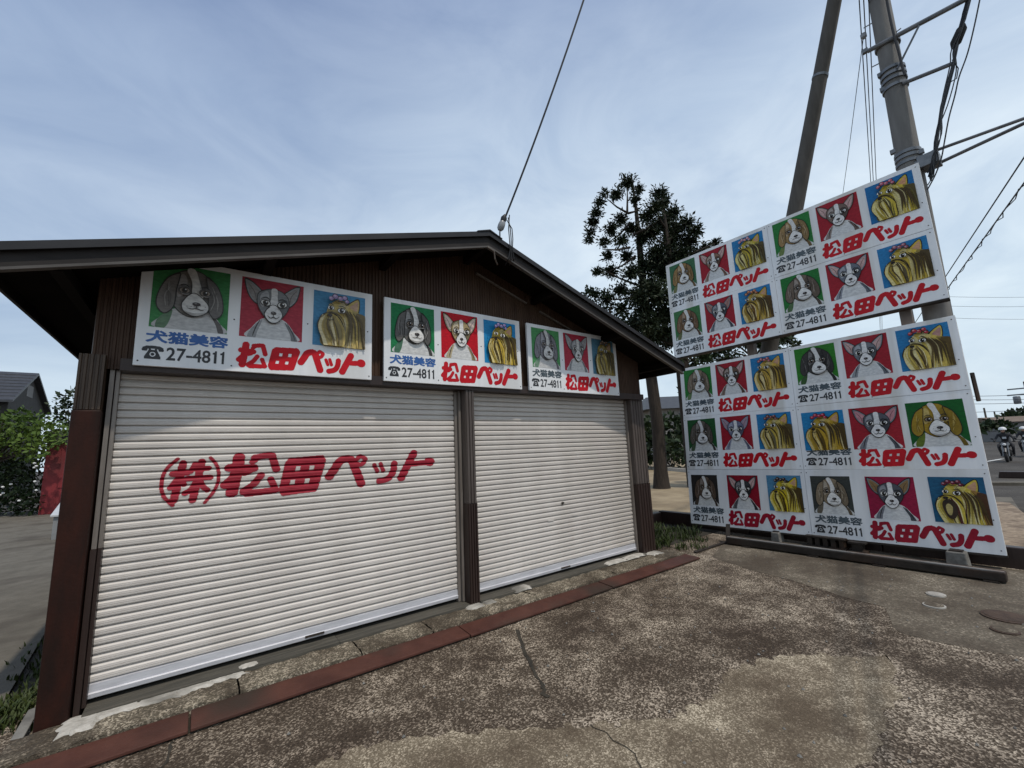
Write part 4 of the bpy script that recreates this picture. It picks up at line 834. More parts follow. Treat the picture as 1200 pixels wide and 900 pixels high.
mb = MB(); mb.obox(Cb+Vector((.04, 0, .025)), (.03, -.05, 0), (.05, .02, 0), (.10, .02, .26)); mb.build('raised_arm', 'steel', t_)
# round covers in the gutter
def cover(px, py, r, m_, ring, lb):
    p = at(px, py, 2, G); t_ = thing('manhole_cover', (p.x, p.y, G), lb, 'cover', 'round covers in the concrete gutter')
    mb = MB(); mb.lathe([(r, .002), (r, .012), (r*.86, .014)], (p.x, p.y, G), 28); mb.build('rim', ring, t_)
    mb = MB(); mb.lathe([(r*.84, .002), (r*.84, .0165), (r*.3, .018)], (p.x, p.y, G), 28); mb.build('lid', m_, t_)
cover(1097, 697.5, .075, 'pale_kerb', 'pale_kerb', 'small pale round cap in the gutter, nearest the billboard')
cover(1095, 710.5, .082, 'smooth', 'pale_kerb', 'small brown cap with a white painted ring')
cover(1180, 724, .16, 'rust', 'rust', 'largest rusty brown iron cover near the right edge')
cover(1178, 740, .085, 'smooth', 'rust', 'small thin dark ring cap just below the rusty iron cover')
# grit and bits of litter lying on the forecourt
mb = MB()
for _ in range(240):
    x_, y_ = rng.uniform(-.2, 7), rng.uniform(-3.9, -.75); r_ = rng.uniform(.004, .013); a = rng.random()*6.28
    V = [(x_+r_*math.cos(a+k*1.257)*rng.uniform(.6, 1.3), y_+r_*math.sin(a+k*1.257)*rng.uniform(.6, 1.3), G+.004) for k in range(5)]
    o = len(mb.v); mb.v += V+[(x_, y_, G+.008+r_*.7)]; mb.f += [(o+k, o+(k+1) % 5, o+5) for k in range(5)]
tag(mb.build('grit', 'stone'), 'loose grit scattered over the concrete forecourt', 'grit', kind='stuff')

# ================================================================== poles, arms, cables
PX = 8.14
a0 = at(1030, 0, 0, PX); a1 = at(1098, 366, 0, PX); dv = (a0-a1)/(a0.z-a1.z)
def pole_pt(z): return a1+dv*(z-a1.z)
t_ = thing('utility_pole', pole_pt(G), 'grey concrete utility pole with pipe arms rising behind the billboards', 'utility pole', 'poles behind the billboards')
mb = MB(); mb.tube([pole_pt(G-.1), pole_pt(4), pole_pt(11.5)], [.165, .145, .105], 20); mb.build('shaft', 'pole', t_, smooth=True)
def arm(p, q, r, name='arm', n=8, off=0):
    A, B = at(p[0], p[1], 0, PX+off), at(q[0], q[1], 0, PX+off); mb = MB(); mb.tube([A, B], r, n); return mb.build(name, 'galv', t_, smooth=True)
def ext(p, q, k): return (q[0]+(q[0]-p[0])*k, q[1]+(q[1]-p[1])*k)
arm((1017, 60), ext((1045, 45), (1130, 0), .5), .034, 'crossarm', off=-.14)
arm((1052, 80), (1077, 30), .014, 'arm_brace', off=-.15)
arm((1058, 98), (1120, 73), .028, 'crossarm', off=-.10)
arm((1092, 178), ext((1098, 176), (1200, 139), 1.0), .022, 'crossarm', off=-.05)
arm((1090, 196), ext((1096, 194), (1200, 145), 1.0), .024, 'crossarm', off=.08)
p = at(1088, 190, 0, PX-.03); mb = MB(); mb.box(p.x-.12, p.x+.12, p.y-.12, p.y+.10, p.z-.09, p.z+.09).box(p.x-.09, p.x+.09, p.y+.09, p.y+.22, p.z-.05, p.z+.05); mb.build('arm_bracket', 'galv', t_, bevel=.01)
for py in (54, 84, 90, 96, 104, 181, 186, 192):
    px = 1030+68*py/366; c_ = at(px, py, 0, PX); mb = MB(); mb.tube([c_-dv*.022, c_+dv*.022], .152, 20); mb.build('band', 'galv', t_, smooth=True)
for k, (px, py) in enumerate([(1014, 60), (1032, 88), (1035, 105), (1047, 178), (1052, 182), (1079, 178)]):
    c_ = at(px, py, 0, PX-.05); mb = MB(); mb.box(c_.x-.03, c_.x+.03, c_.y-.035, c_.y+.035, c_.z-.03, c_.z+.03); mb.build('bolt_clamp', 'galv', t_)
for (p, q) in (((1012, 33), (1022, 27)), ((1021, 79), (1031, 74)), ((1047, 40), (1056, 33))):
    arm(p, q, .009, 'step_bolt', 6, -.02)
# raking prop pole
b0 = at(902, 405, 0, 8.25); b1 = at(978, 0, 0, 8.25); dv2 = (b1-b0)/(b1.z-b0.z)
t_ = thing('prop_pole', b0+dv2*(G-b0.z), 'dark raking prop pole leaning across the sky behind the upper billboard', 'pole', 'poles behind the billboards')
mb = MB(); mb.tube([b0+dv2*(z-b0.z) for z in (G-.1, 3, 7, 10.5)], [.145, .135, .115, .10], 18); mb.build('shaft', 'pole_dark', t_, smooth=True)
mb = MB(); mb.tube([b0+dv2*(7.6-b0.z), b0+dv2*(7.64-b0.z)], .12, 18); mb.build('band', 'galv', t_, smooth=True)
def cable(name, pts, r, label, group=None, sag=0, n=6, extra=None):
    pts = [Vector(p) for p in pts]
    if sag:
        A, B = pts[0], pts[-1]; pts = [A.lerp(B, k/24)-Vector((0, 0, sag*4*(k/24)*(1-k/24))) for k in range(25)]
    else:
        P2 = []
        for i in range(len(pts)-1):
            g = lambda k: pts[max(0, min(len(pts)-1, k))]
            a, b_, c, d = g(i-1), g(i), g(i+1), g(i+2)
            for k in range(5):
                q = k/5; P2.append(.5*(2*b_+(c-a)*q+(2*a-5*b_+4*c-d)*q*q+(3*b_-a-3*c+d)*q**3))
        pts = P2+[pts[-1]]
    mb = MB(); mb.tube(pts, r, n)
    if extra: extra(mb)
    mid = pts[len(pts)//2]
    return tag(mb.build(name, 'cable', None, loc=mid, smooth=True), label, 'cable', group)
def onp(l, off=-.12): return [at(x, y, 0, PX+off) for x, y in l]
t_ = thing('cable_bundle', at(1118, 73, 0, PX-.12), 'thick black cable bundle with a dark splice sleeve hanging beside the pole arms', 'cable')
for k, w_ in enumerate((.018, .013, .012)):
    q = [(1140, -20), (1131, 15), (1123, 42), (1116, 76), (1105, 125), (1098, 163), (1094, 186), (1090, 207)]
    pts = onp([(x+(k-1)*1.6*math.sin(i*1.9+k), y+2*k) for i, (x, y) in enumerate(q)], -.12-.02*k)
    mb = MB(); mb.tube([p for p in pts], w_, 7); mb.build('strand', 'cable', t_, smooth=True)
mb = MB(); mb.tube(onp([(1129, 28), (1127, 34), (1120, 50), (1117, 57)], -.13), [.02, .055, .06, .022], 10); mb.build('splice_sleeve', 'rubber', t_, smooth=True)
mb = MB()
for q in ([(1116, 70), (1123, 80), (1121, 92), (1114, 96)], [(1093, 188), (1088, 200), (1092, 212)], [(1096, 190), (1094, 206), (1087, 217)]): mb.tube(onp(q, -.16), .007, 5)
mb.build('loose_tail', 'cable', t_, smooth=True)
for k in range(4):
    R = random.Random(60+k); q = [(1138, -15), (1128, 22), (1119, 55), (1117, 80), (1107, 122), (1099, 160), (1096, 184), (1091, 200)]
    mb = MB(); pts = onp([(x+R.uniform(-4.5, 4.5), y+R.uniform(-5, 5)) for x, y in q], -.12-.04*k); P2 = []
    for i in range(len(pts)-1):
        g = lambda j: pts[max(0, min(len(pts)-1, j))]; a, b_, c, d = g(i-1), g(i), g(i+1), g(i+2)
        for j in range(4): w_ = j/4; P2.append(.5*(2*b_+(c-a)*w_+(2*a-5*b_+4*c-d)*w_*w_+(3*b_-a-3*c+d)*w_**3))
    mb.tube(P2+[pts[-1]], .007, 5); mb.build('loose_strand', 'cable', t_, smooth=True)
cable('thin_cable', onp([(1151, -15), (1143, 25), (1134, 62), (1124, 90), (1119, 112), (1112, 138), (1107, 165), (1103, 186), (1096, 205), (1087, 222)], -.22), .008, 'thin wavering black cable right of the thick bundle at the pole')
cable('riser_cable', onp([(1037, -15), (1041, 10), (1047, 38), (1053, 60), (1058, 80), (1061, 88)], -.20), .016, 'black riser cable clipped along the upper right side of the concrete pole')
def street_wire(px, py, z, yaw, r, label, group, back=6, fwd=60, sag=0, tw=False):
    d = ray(px, py); P = CAM+d*((z-CAM.z)/d.z); v = Vector((math.sin(yaw), math.cos(yaw), 0)); A, B = P-v*back, P+v*fwd
    pts = [A.lerp(B, (k/40)**1.7) for k in range(41)]
    mb = MB(); mb.tube(pts, r, 6)
    if tw:
        mb.tube([p+Vector((0, .03*math.sin(i*2.4), .03*math.cos(i*2.4)-.03)) for i, p in enumerate([A.lerp(B, (k/160)**1.7) for k in range(161)])], r*.7, 5)
    return tag(mb.build('overhead_wire', 'cable', None, loc=P, smooth=True), label, 'wire', group)
street_wire(1180, 215, 5.6, YAW+math.atan((977-600)/F), .011, 'straight black wire crossing the sky right of the upper billboard', 'street wires', 8, 45)
street_wire(1180, 242, 5.2, YAW+math.atan((977-600)/F), .011, 'twisted fuzzy black wire, lower of the pair right of the upper billboard', 'street wires', 8, 45, tw=True)
for px, zz, lb in ((1014.5, 8.2, 'leftmost of three close parallel power lines just left of the concrete pole'), (1018.5, 8.2, 'middle one of three close parallel power lines left of the concrete pole'), (1023, 8.2, 'rightmost of three close parallel power lines, nearest the concrete pole')):
    street_wire(px, 120, zz, YAW+math.atan((1031-600)/F), .008, lb, 'street wires', 3, 60)
cable('guy_wire', [at(1012, 42, 0, PX-.05), atd(988, 225, 11), atd(972, 330, 14.5)], .006, 'very thin slanting guy wire between the two poles', 'street wires')
mb = MB(); g0 = at(1012, 42, 0, PX-.05); mb.lathe([(.02, -.05), (.04, -.03), (.04, .03), (.015, .05)], g0, 10); tag(mb.build('strain_insulator', 'porcelain', None, loc=g0, smooth=True), 'small grey insulator at the top end of the thin guy wire', 'insulator')
# service drop to the ridge
I0 = at(587, 266, 1, -.64); d = ray(680, 0); P1 = CAM+d*((6.6-CAM.z)/d.z); P0 = I0+Vector((.02, -.03, .06)); P2 = P0+(P1-P0)*2.2+Vector((0, 0, .35))
pts = [P0.lerp(P2, k/24)-Vector((0, 0, .55*4*(k/24)*(1-k/24)*.5)) for k in range(25)]
mb = MB(); mb.tube(pts, .011, 7); tag(mb.build('service_cable', 'cable', None, loc=P0, smooth=True), 'long black service cable running up from the shop ridge across the sky', 'cable')
t_ = thing('service_insulator', I0, 'grey porcelain insulator with black wire loops on the roof ridge', 'insulator')
ax_ = (P1-P0).normalized(); o = I0+ax_*-.04
mb = MB(); mb.tube([o, o+ax_*.02, o+ax_*.06, o+ax_*.10, o+ax_*.12], [.024, .038, .040, .034, .016], 14); mb.build('porcelain_cup', 'porcelain', t_, smooth=True)
mb = MB(); mb.tube([o+ax_*.10, o+ax_*.15, o+ax_*.19], [.03, .035, .012], 10); mb.build('clamp', 'cable', t_, smooth=True)
mb = MB(); mb.tube([o, o-ax_*.05+Vector((.02, 0, -.03)), Vector((o.x+.03, -.6, ztop(o.x+.03)-.03))], .009, 6); mb.build('pin', 'galv', t_, smooth=True)
mb = MB()
for k in range(3):
    q = [at(597-1.5*k, 252+3*k, 1, -.66), at(596+2*k, 268, 1, -.68), at(597+2*k, 280, 1, -.66), at(598+1.2*k, 292, 1, -.65), at(596+3*k, 303, 1, -.64), at(592+5*k, 311, 1, -.5)]
    mb.tube([Vector(p) for p in q], .006, 6)
mb.build('lead_wire', 'cable', t_, smooth=True)
mb = MB(); q = [at(571, 289, 1, -.62), at(579, 294, 1, -.63), at(580, 303, 1, -.60), at(583, 310, 1, -.5)]; mb.tube(q, .009, 6); mb.build('pale_lead', 'guide', t_, smooth=True)

# ================================================================== foliage
def leaves(mb, clumps, n, size, elong=1.6, droop=.0, hollow=.35):
    V = []; Fc = []
    base = len(mb.v)
    for (c, r) in clumps:
        k = max(6, int(n*(r/.6)**2))
        d = rng.normal(size=(k, 3)); d /= np.linalg.norm(d, axis=1)[:, None]
        rad = r*(hollow+(1-hollow)*rng.random(k)**.6)*(1+.22*rng.normal(size=k))
        if hollow <= 0: rad = r*np.minimum(np.abs(rng.normal(size=k)), 2.0)*.56
        P = np.array(c)+d*rad[:, None]*np.array([1, 1, .85])
        a = d+rng.normal(size=(k, 3))*.55+np.array([0, 0, -droop]); a /= np.linalg.norm(a, axis=1)[:, None]
        b_ = np.cross(a, rng.normal(size=(k, 3))); b_ /= np.linalg.norm(b_, axis=1)[:, None]
        L = size*(.6+.8*rng.random(k))[:, None]; w = L/elong*.5
        q = np.stack([P-b_*w*.3, P+a*L*.45-b_*w, P+a*L, P+a*L*.45+b_*w], 1).reshape(-1, 3)
        o = len(mb.v); mb.v += [tuple(v) for v in q]; mb.f += [(o+4*i, o+4*i+1, o+4*i+2, o+4*i+3) for i in range(k)]
    return mb
def px_clumps(lst, dep, spread, seed):
    R = random.Random(seed); o = []
    for x, y, r in lst:
        dd = dep+R.uniform(-spread, spread); o.append((tuple(atd(x, y, dd)), r*dep/F*1.05))
    return o
# tall cedar right of the shop
CB = Vector((12.13, 4.27, .05)); cdp = depth(CB+Vector((0, 0, 6)))
t_ = thing('cedar_tree', CB, 'tall dark cedar with a ragged crown rising behind the shop eave', 'tree', 'trees near the shop')
mb = MB(); zz = [-.2, .15, .6, 2, 4, 6, 8, 9.8, 11.2]; mb.tube([CB+Vector((.03*math.sin(z), .03*math.cos(1.7*z), z)) for z in zz], [.33, .26, .215, .195, .18, .15, .11, .06, .02], 14); tr = mb.build('trunk', 'bark', t_, smooth=True)
cl = [(735, 214, 13), (748, 222, 9), (722, 228, 11), (744, 234, 8), (703, 236, 8), (699, 249, 10), (695, 260, 10), (691, 272, 8), (690, 281, 6), (708, 226, 6),
      (727, 257, 12), (716, 268, 12), (740, 268, 12), (708, 283, 9), (728, 282, 12), (752, 280, 11), (712, 300, 9), (735, 300, 12), (716, 318, 13), (700, 318, 8), (740, 320, 14), (728, 340, 13), (745, 345, 14)]
cl2 = [(772, 226, 9), (778, 236, 10), (768, 244, 12), (757, 254, 9), (788, 250, 11), (776, 260, 14), (792, 268, 12), (805, 262, 10), (762, 272, 14), (785, 282, 16), (806, 284, 14), (815, 270, 8), (770, 298, 16), (795, 302, 16), (815, 300, 12), (826, 292, 8), (838, 285, 7), (755, 312, 13), (778, 322, 16), (800, 325, 14), (765, 342, 15), (790, 345, 14), (755, 365, 15), (778, 370, 16), (765, 392, 15), (783, 400, 12), (745, 385, 13), (758, 335, 13), (772, 350, 14), (762, 380, 14), (780, 388, 13), (750, 350, 12), (785, 310, 13), (770, 310, 13)]
cl3 = [(697, 345, 9), (712, 350, 13), (690, 342, 6), (728, 362, 14), (706, 366, 10), (742, 378, 13), (722, 380, 10), (760, 405, 10)]
mb = leaves(MB(), [(c, r*.74) for c, r in px_clumps(cl, cdp, .5, 1)], 2400, .12, 2.8, .15, .0); mb.build('crown', 'cedar', t_)
mb = MB()
for (a, b_) in (((736, 250), (709, 231)), ((736, 250), (752, 242)), ((738, 262), (712, 285)), ((742, 275), (770, 260)), ((745, 300), (714, 318)), ((748, 320), (775, 300)), ((735, 250), (735, 215)), ((738, 290), (706, 292)), ((750, 345), (712, 352)), ((752, 350), (780, 330)), ((749, 335), (700, 312))):
    A = atd(*a, cdp); B = atd(*b_, cdp+.3*rng.normal()); mb.tube([A, A.lerp(B, .5)+Vector((0, 0, -.06)), B], [.045, .03, .012], 6)
mb.build('limbs', 'bark', t_, smooth=True)
C2 = at(817, 572, 2, .05); d2 = depth(C2+Vector((0, 0, 6)))
t_ = thing('cedar_tree', C2, 'second dark cedar with the fuller crown just left of the upper billboard', 'tree', 'trees near the shop')
mb = leaves(MB(), px_clumps(cl2, d2, .8, 2), 2000, .13, 2.8, .15, .0); mb.build('crown', 'cedar', t_)
mb = MB(); top = atd(776, 232, d2); mb.tube([C2+Vector((0, 0, -.2)), C2.lerp(top, .5), top], [.3, .2, .03], 12); mb.build('trunk', 'bark', t_, smooth=True)
mb = MB()
for a in cl2[2::2]:
    B = atd(a[0], a[1], d2+.4*rng.normal()); A = C2.lerp(top, min(.97, max(.1, (B.z-C2.z-.5)/(top.z-C2.z)))); mb.tube([A, A.lerp(B, .5)+Vector((0, 0, -.1)), B], [.05, .03, .012], 6)
mb.build('limbs', 'bark', t_, smooth=True)
C3 = Vector((10.9, 7.2, .05)); d3 = depth(C3+Vector((0, 0, 5)))
t_ = thing('broadleaf_tree', C3, 'lower bushy tree showing above the right roof slope', 'tree', 'trees near the shop')
mb = leaves(MB(), px_clumps(cl3, d3, .7, 3), 900, .12, 1.7, .0, .0); mb.build('crown', 'leaf_dark', t_)
mb = MB(); top = atd(716, 358, d3); mb.tube([C3, C3.lerp(top, .6), top], [.2, .13, .03], 10)
for a in cl3: B = atd(a[0], a[1], d3); A = C3.lerp(top, .8); mb.tube([A, B], [.04, .01], 5)
mb.build('trunk', 'bark', t_, smooth=True)
C4 = Vector((15.5, 1.2, .05)); d4 = depth(C4+Vector((0, 0, 4)))
t_ = thing('broadleaf_tree', C4, 'spreading dark tree seen through the gap between the two billboards', 'tree', 'trees near the shop')
cl4 = [(845, 408, 20), (872, 392, 20), (858, 372, 18), (895, 402, 14), (826, 418, 12), (905, 408, 10), (812, 424, 9), (801, 432, 6), (880, 365, 14), (840, 385, 16), (924, 398, 8), (932, 404, 6), (915, 396, 8), (798, 421, 5), (835, 432, 12), (860, 425, 14)]
mb = leaves(MB(), px_clumps(cl4, d4, .8, 4), 800, .13, 1.8, .0, .0); mb.build('crown', 'leaf_dark', t_)
mb = MB(); top = atd(868, 385, d4); mb.tube([C4, C4.lerp(top, .6), top], [.22, .15, .04], 10)
for a in cl4: B = atd(a[0], a[1], d4); A = C4.lerp(top, .8); mb.tube([A, B], [.04, .01], 5)
mb.build('trunk', 'bark', t_, smooth=True)
# --- yard behind: hedge, house, lantern, pale kerb
def shrub(name, clumps, n, size, m, label, cat, group=None, elong=1.6, stems=True):
    cs = [Vector(c) for c, r in clumps]; b_ = sum(cs, Vector())/len(cs); zb = min(c.z-r*.8 for c, r in [(Vector(c), r) for c, r in clumps]); base = Vector((b_.x, b_.y, max(zb, G)))
    t_ = thing(name, base, label, cat, group); mb = leaves(MB(), clumps, n, size, elong); mb.build('foliage', m, t_)
    if stems:
        mb = MB()
        for c in cs[::2]: mb.tube([base+(c-base)*.05, base.lerp(c, .5)+Vector((0, 0, .05)), c], [.03, .02, .008], 5)
        mb.build('stems', 'bark', t_, smooth=True)
    return t_
shrub('hedge', px_clumps([(752, 508, 14), (768, 500, 14), (790, 498, 13), (806, 505, 14), (760, 528, 15), (780, 522, 15), (800, 526, 15), (820, 515, 16), (812, 534, 12), (745, 530, 14)], 24, 1.0, 5), 120, .35, 'leaf_dark', 'dark clipped bushes behind the cedar trunk in front of the grey house', 'bush')
hp = at(776, 541, 2, .05)
t_ = thing('house', (hp.x+12, hp.y+8, 0), 'grey house with a low gable roof behind the cedar trunk', 'house')
Hd = 40; A = atd(752, 478, Hd); B = atd(771, 461, Hd); C_ = atd(830, 469, Hd); rgt = Vector((R0.x, R0.y, 0)); back = Vector((FW.x, FW.y, 0)).normalized()
mb = MB(); w1 = [atd(764, 500, Hd), atd(830, 505, Hd)]; zt_ = A.z-.15
p0 = Vector((atd(764, 470, Hd).x, atd(764, 470, Hd).y, 0)); p1 = p0+rgt*7
mb.obox(p0, rgt*7, back*6, (0, 0, A.z-.1)); mb.build('wall', 'house', t_)
mb = MB(); e0 = p0-rgt*.8-back*.6; zr = B.z
vs = [e0+Vector((0, 0, A.z-.2)), e0+rgt*8.6+Vector((0, 0, A.z-.2)), e0+rgt*8.6+back*7.2+Vector((0, 0, A.z-.2)), e0+back*7.2+Vector((0, 0, A.z-.2)), e0+back*3.6+rgt*1.2+Vector((0, 0, zr)), e0+back*3.6+rgt*7.4+Vector((0, 0, zr))]
mb.add(vs, [(0, 1, 5, 4), (2, 3, 4, 5), (1, 2, 5), (3, 0, 4), (3, 2, 1, 0)]); mb.build('roof', 'slate', t_)
mb = MB(); q = p0+rgt*2.4-back*.02; mb.obox(q+Vector((0, 0, zt_-1.6)), rgt*1.7, back*.012, (0, 0, 1.1)); wn = mb.build('window', 'glass', t_)
mb = MB(); mb.obox(q-back*.03+rgt*.82+Vector((0, 0, zt_-1.6)), rgt*.06, back*.03, (0, 0, 1.1)); mb.build('mullion', 'house', wn)
shrub('conifer', px_clumps([(804, 452, 3.5), (803, 457, 4.5), (804, 463, 5), (805, 469, 5.5)], 52, .4, 6), 60, .5, 'cedar', 'tiny far conifer top poking over the grey house roof', 'tree', elong=2.2)
lp = at(784, 547, 2, .07)
t_ = thing('stone_lantern', lp, 'weathered stone garden lantern right of the cedar trunk', 'lantern')
s_ = depth(lp)/F
def lat(name, prof, m_='stone', n=12): mb = MB(); mb.lathe([(r*s_, h*s_) for r, h in prof], lp, n); mb.build(name, m_, t_)
lat('pedestal', [(6, 0), (6.4, 2), (4, 3), (2.6, 4), (2.3, 18), (3, 20), (4.8, 22), (4.8, 24)], n=8); lat('light_chamber', [(3, 24.1), (3, 31), (3.4, 31.5)], n=6); lat('cap', [(7.8, 31.6), (8, 33), (4, 37), (1.6, 39), (1.8, 41.5), (.5, 44)], n=6)
mb = MB(); mb.box(lp.x-3.6*s_, lp.x+3.6*s_, lp.y-1.2*s_, lp.y+1.2*s_, lp.z+25*s_, lp.z+30*s_); mb.build('opening_shade', 'black_paint', t_)  # solid black block stands in for the shade inside the light chamber
shrub('low_shrub', px_clumps([(776, 540, 5), (790, 542, 6), (797, 538, 5)], depth(lp)-1.2, .4, 7), 120, .22, 'leaf_dark', 'low dark shrub at the foot of the stone lantern', 'bush')
k0, k1 = at(735, 548, 2, .06), at(850, 558, 2, .06)
t_ = thing('garden_kerb', k0.lerp(k1, .5), 'pale low kerb along the far edge of the sandy yard', 'kerb')
v = (k1-k0); nrm = Vector((-v.y, v.x, 0)).normalized(); mb = MB(); mb.obox(k0-Vector((0, 0, .05)), v, nrm*.18, (0, 0, .23)); mb.build('kerb_run', 'pale_kerb', t_, bevel=.01)
k0, k1 = at(790, 545, 2, .06)+nrm*1.4, at(850, 548, 2, .06)+nrm*1.4
t_ = thing('garden_steps', k0.lerp(k1, .5), 'grey stone steps left of the lower billboard, in front of the dark bushes', 'steps'); v = k1-k0
for k in range(3): mb = MB(); mb.obox(k0+nrm*.35*k-Vector((0, 0, .1)), v, nrm*.35, (0, 0, .25+.16*k)); mb.build('step', 'stone', t_, bevel=.01)
# weeds by the right corner of the shop and at the left post
def tuft(mb, x, y, z, n, h, spread):
    for _ in range(n):
        a = rng.random()*6.28; bx, by = x+rng.normal(0, spread), y+rng.normal(0, spread); hh = h*(.5+.8*rng.random()); l = hh*(.3+.5*rng.random()); w = .006+.004*rng.random()
        dx, dy = math.cos(a), math.sin(a); o = len(mb.v); px_, py_ = -dy*w, dx*w
        mb.v += [(bx-px_, by-py_, z), (bx+px_, by+py_, z), (bx+dx*l*.4+px_*.8, by+dy*l*.4+py_*.8, z+hh*.65), (bx+dx*l*.4-px_*.8, by+dy*l*.4-py_*.8, z+hh*.65), (bx+dx*l, by+dy*l, z+hh)]
        mb.f += [(o, o+1, o+2, o+3), (o+3, o+2, o+4)]
mb = MB()
for _ in range(70): tuft(mb, rng.uniform(5.75, 7.35), rng.uniform(.1, 1.3), G, 14, .13, .05)
for _ in range(16): tuft(mb, rng.uniform(5.85, 6.9), rng.uniform(-.35, .15), G, 10, .08, .05)
for _ in range(34): tuft(mb, rng.uniform(-1.15, -.80), rng.uniform(.1, .75), -.136, 16, .075, .05)
for _ in range(12): tuft(mb, rng.uniform(-1.2, -.8), rng.uniform(.9, 2.4), -.136, 10, .06, .05)
tag(mb.build('grass', 'grass'), 'short weeds growing at both front corners of the shop', 'grass', kind='stuff')
A, B = at(2, 886, 2, -.10), at(33, 834, 2, -.04)
mb = MB(); mb.obox(A, B-A, (.055, .02, .0), (0, 0, .012)); tag(mb.build('scrap_board', 'stone', None, loc=A, bevel=.003), 'pale scrap board lying in the weeds by the red post', 'board')
# ================================================================== left background
dB = 15.8
R = random.Random(3); cb = []; cd_ = []
for px in range(-70, 76, 9):
    for py in range(488, 606, 10):
        if px > 48 and py > 515: continue
        if px > 62 and py < 492: continue
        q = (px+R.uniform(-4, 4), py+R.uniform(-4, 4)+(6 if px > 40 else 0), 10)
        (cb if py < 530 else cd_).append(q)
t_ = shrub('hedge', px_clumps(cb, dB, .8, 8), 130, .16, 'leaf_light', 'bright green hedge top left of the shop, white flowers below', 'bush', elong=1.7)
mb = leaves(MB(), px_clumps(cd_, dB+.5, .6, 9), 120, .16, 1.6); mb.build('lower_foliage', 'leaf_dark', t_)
mb = MB(); fl = [((R.uniform(-40, 50)), R.uniform(560, 588)) for _ in range(14)]+[(R.uniform(38, 52), R.uniform(540, 548)) for _ in range(3)]
for x, y in fl: c_ = atd(x, y, dB-.75+R.uniform(-.1, .2)); mb.ball(c_, .045, .045, .035, 6, 4)
mb.build('flowers', 'petal', t_)
shrub('garden_tree', px_clumps([(74, 468, 6), (66, 474, 7), (80, 478, 8), (90, 462, 8), (95, 472, 9), (72, 488, 8), (86, 490, 9), (97, 490, 9), (80, 502, 8), (95, 508, 9), (104, 480, 10)], 19, .7, 10), 130, .2, 'leaf_dark', 'dark leafy tree peeking out beside the red post of the shop', 'tree')
yR = 19.3; x0 = at(50, 560, 1, yR).x; zt_ = at(66, 519, 1, yR).z
t_ = thing('red_shed', (x0+1.3, yR+1, G), 'faded red metal storage shed partly hidden by the corner post', 'shed')
mb = MB(); mb.box(x0, x0+2.6, yR, yR+2.2, G-.05, zt_); mb.build('body', 'red_door', t_, bevel=.01)
zl = at(66, 574, 1, yR).z
for a, b_, c_, d_ in ((.42, 1.5, zl+.06, zt_-.12), (1.56, 2.5, zl+.06, zt_-.12), (.42, 1.5, G+.05, zl-.06), (1.56, 2.5, G+.05, zl-.06)):
    mb = MB(); mb.box(x0+a, x0+b_, yR-.03, yR-.001, c_, d_); mb.build('door_panel', 'red_door', t_, bevel=.01)
mb = MB(); mb.box(x0-.08, x0+2.68, yR-.1, yR+2.3, zt_+.002, zt_+.45); mb.build('roof', 'house_dark', t_, bevel=.02)
bx = at(62, 633, 2, G); yb = bx.y-.0; x0 = at(61, 620, 1, yb).x; zt1 = at(61, 604.5, 1, yb).z; zt2 = at(70, 589, 1, yb+.75).z
t_ = thing('utility_box', (x0+.35, yb+.35, G), 'pale grey box with a sloping lid standing on the driveway', 'box')
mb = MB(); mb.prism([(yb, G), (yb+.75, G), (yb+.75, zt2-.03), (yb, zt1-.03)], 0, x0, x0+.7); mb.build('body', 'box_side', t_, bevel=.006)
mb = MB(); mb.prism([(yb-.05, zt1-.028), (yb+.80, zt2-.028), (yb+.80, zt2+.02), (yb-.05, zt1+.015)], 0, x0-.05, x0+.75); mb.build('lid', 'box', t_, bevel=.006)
# house beyond the hedge
Xg = -10.5; ap = at(38, 437, 0, Xg); 
t_ = thing('house', (Xg-4, ap.y, G), 'dark house with a slate grey gabled roof beyond the hedge', 'house')
hw = 3.6; dz = ap.z-at(53, 482, 0, Xg).z; yfar = at(53, 482, 0, Xg).y; hw = max(1.5, yfar-ap.y)
mb = MB(); mb.prism([(ap.y-hw*1.05, ap.z-dz*1.05), (ap.y, ap.z), (ap.y+hw*1.05, ap.z-dz*1.05), (ap.y+hw*1.05, ap.z-dz*1.05-.16), (ap.y, ap.z-.18), (ap.y-hw*1.05, ap.z-dz*1.05-.16)], 0, Xg-9, Xg+.35)
rf = mb.build('roof', 'slate', t_)
mb = MB()
for k in range(1, 9):
    f = k/9; mb.obox((Xg-9, ap.y-hw*f*1.05-.02, ap.z-dz*f*1.05-.01), (9.3, 0, 0), (0, .05, 0), (0, 0, .05))
mb.build('tile_courses', 'slate', rf)
mb = MB(); mb.prism([(ap.y-hw*.9, G), (ap.y+hw*.9, G), (ap.y+hw*.9, ap.z-dz*.9-.2), (ap.y, ap.z-.22), (ap.y-hw*.9, ap.z-dz*.9-.2)], 0, Xg-8.6, Xg); mb.build('wall', 'house_dark', t_)
mb = MB(); mb.box(Xg+.002, Xg+.02, ap.y-.7, ap.y+.7, ap.z-dz*.75, ap.z-dz*.4); mb.build('gable_vent', 'house', t_)
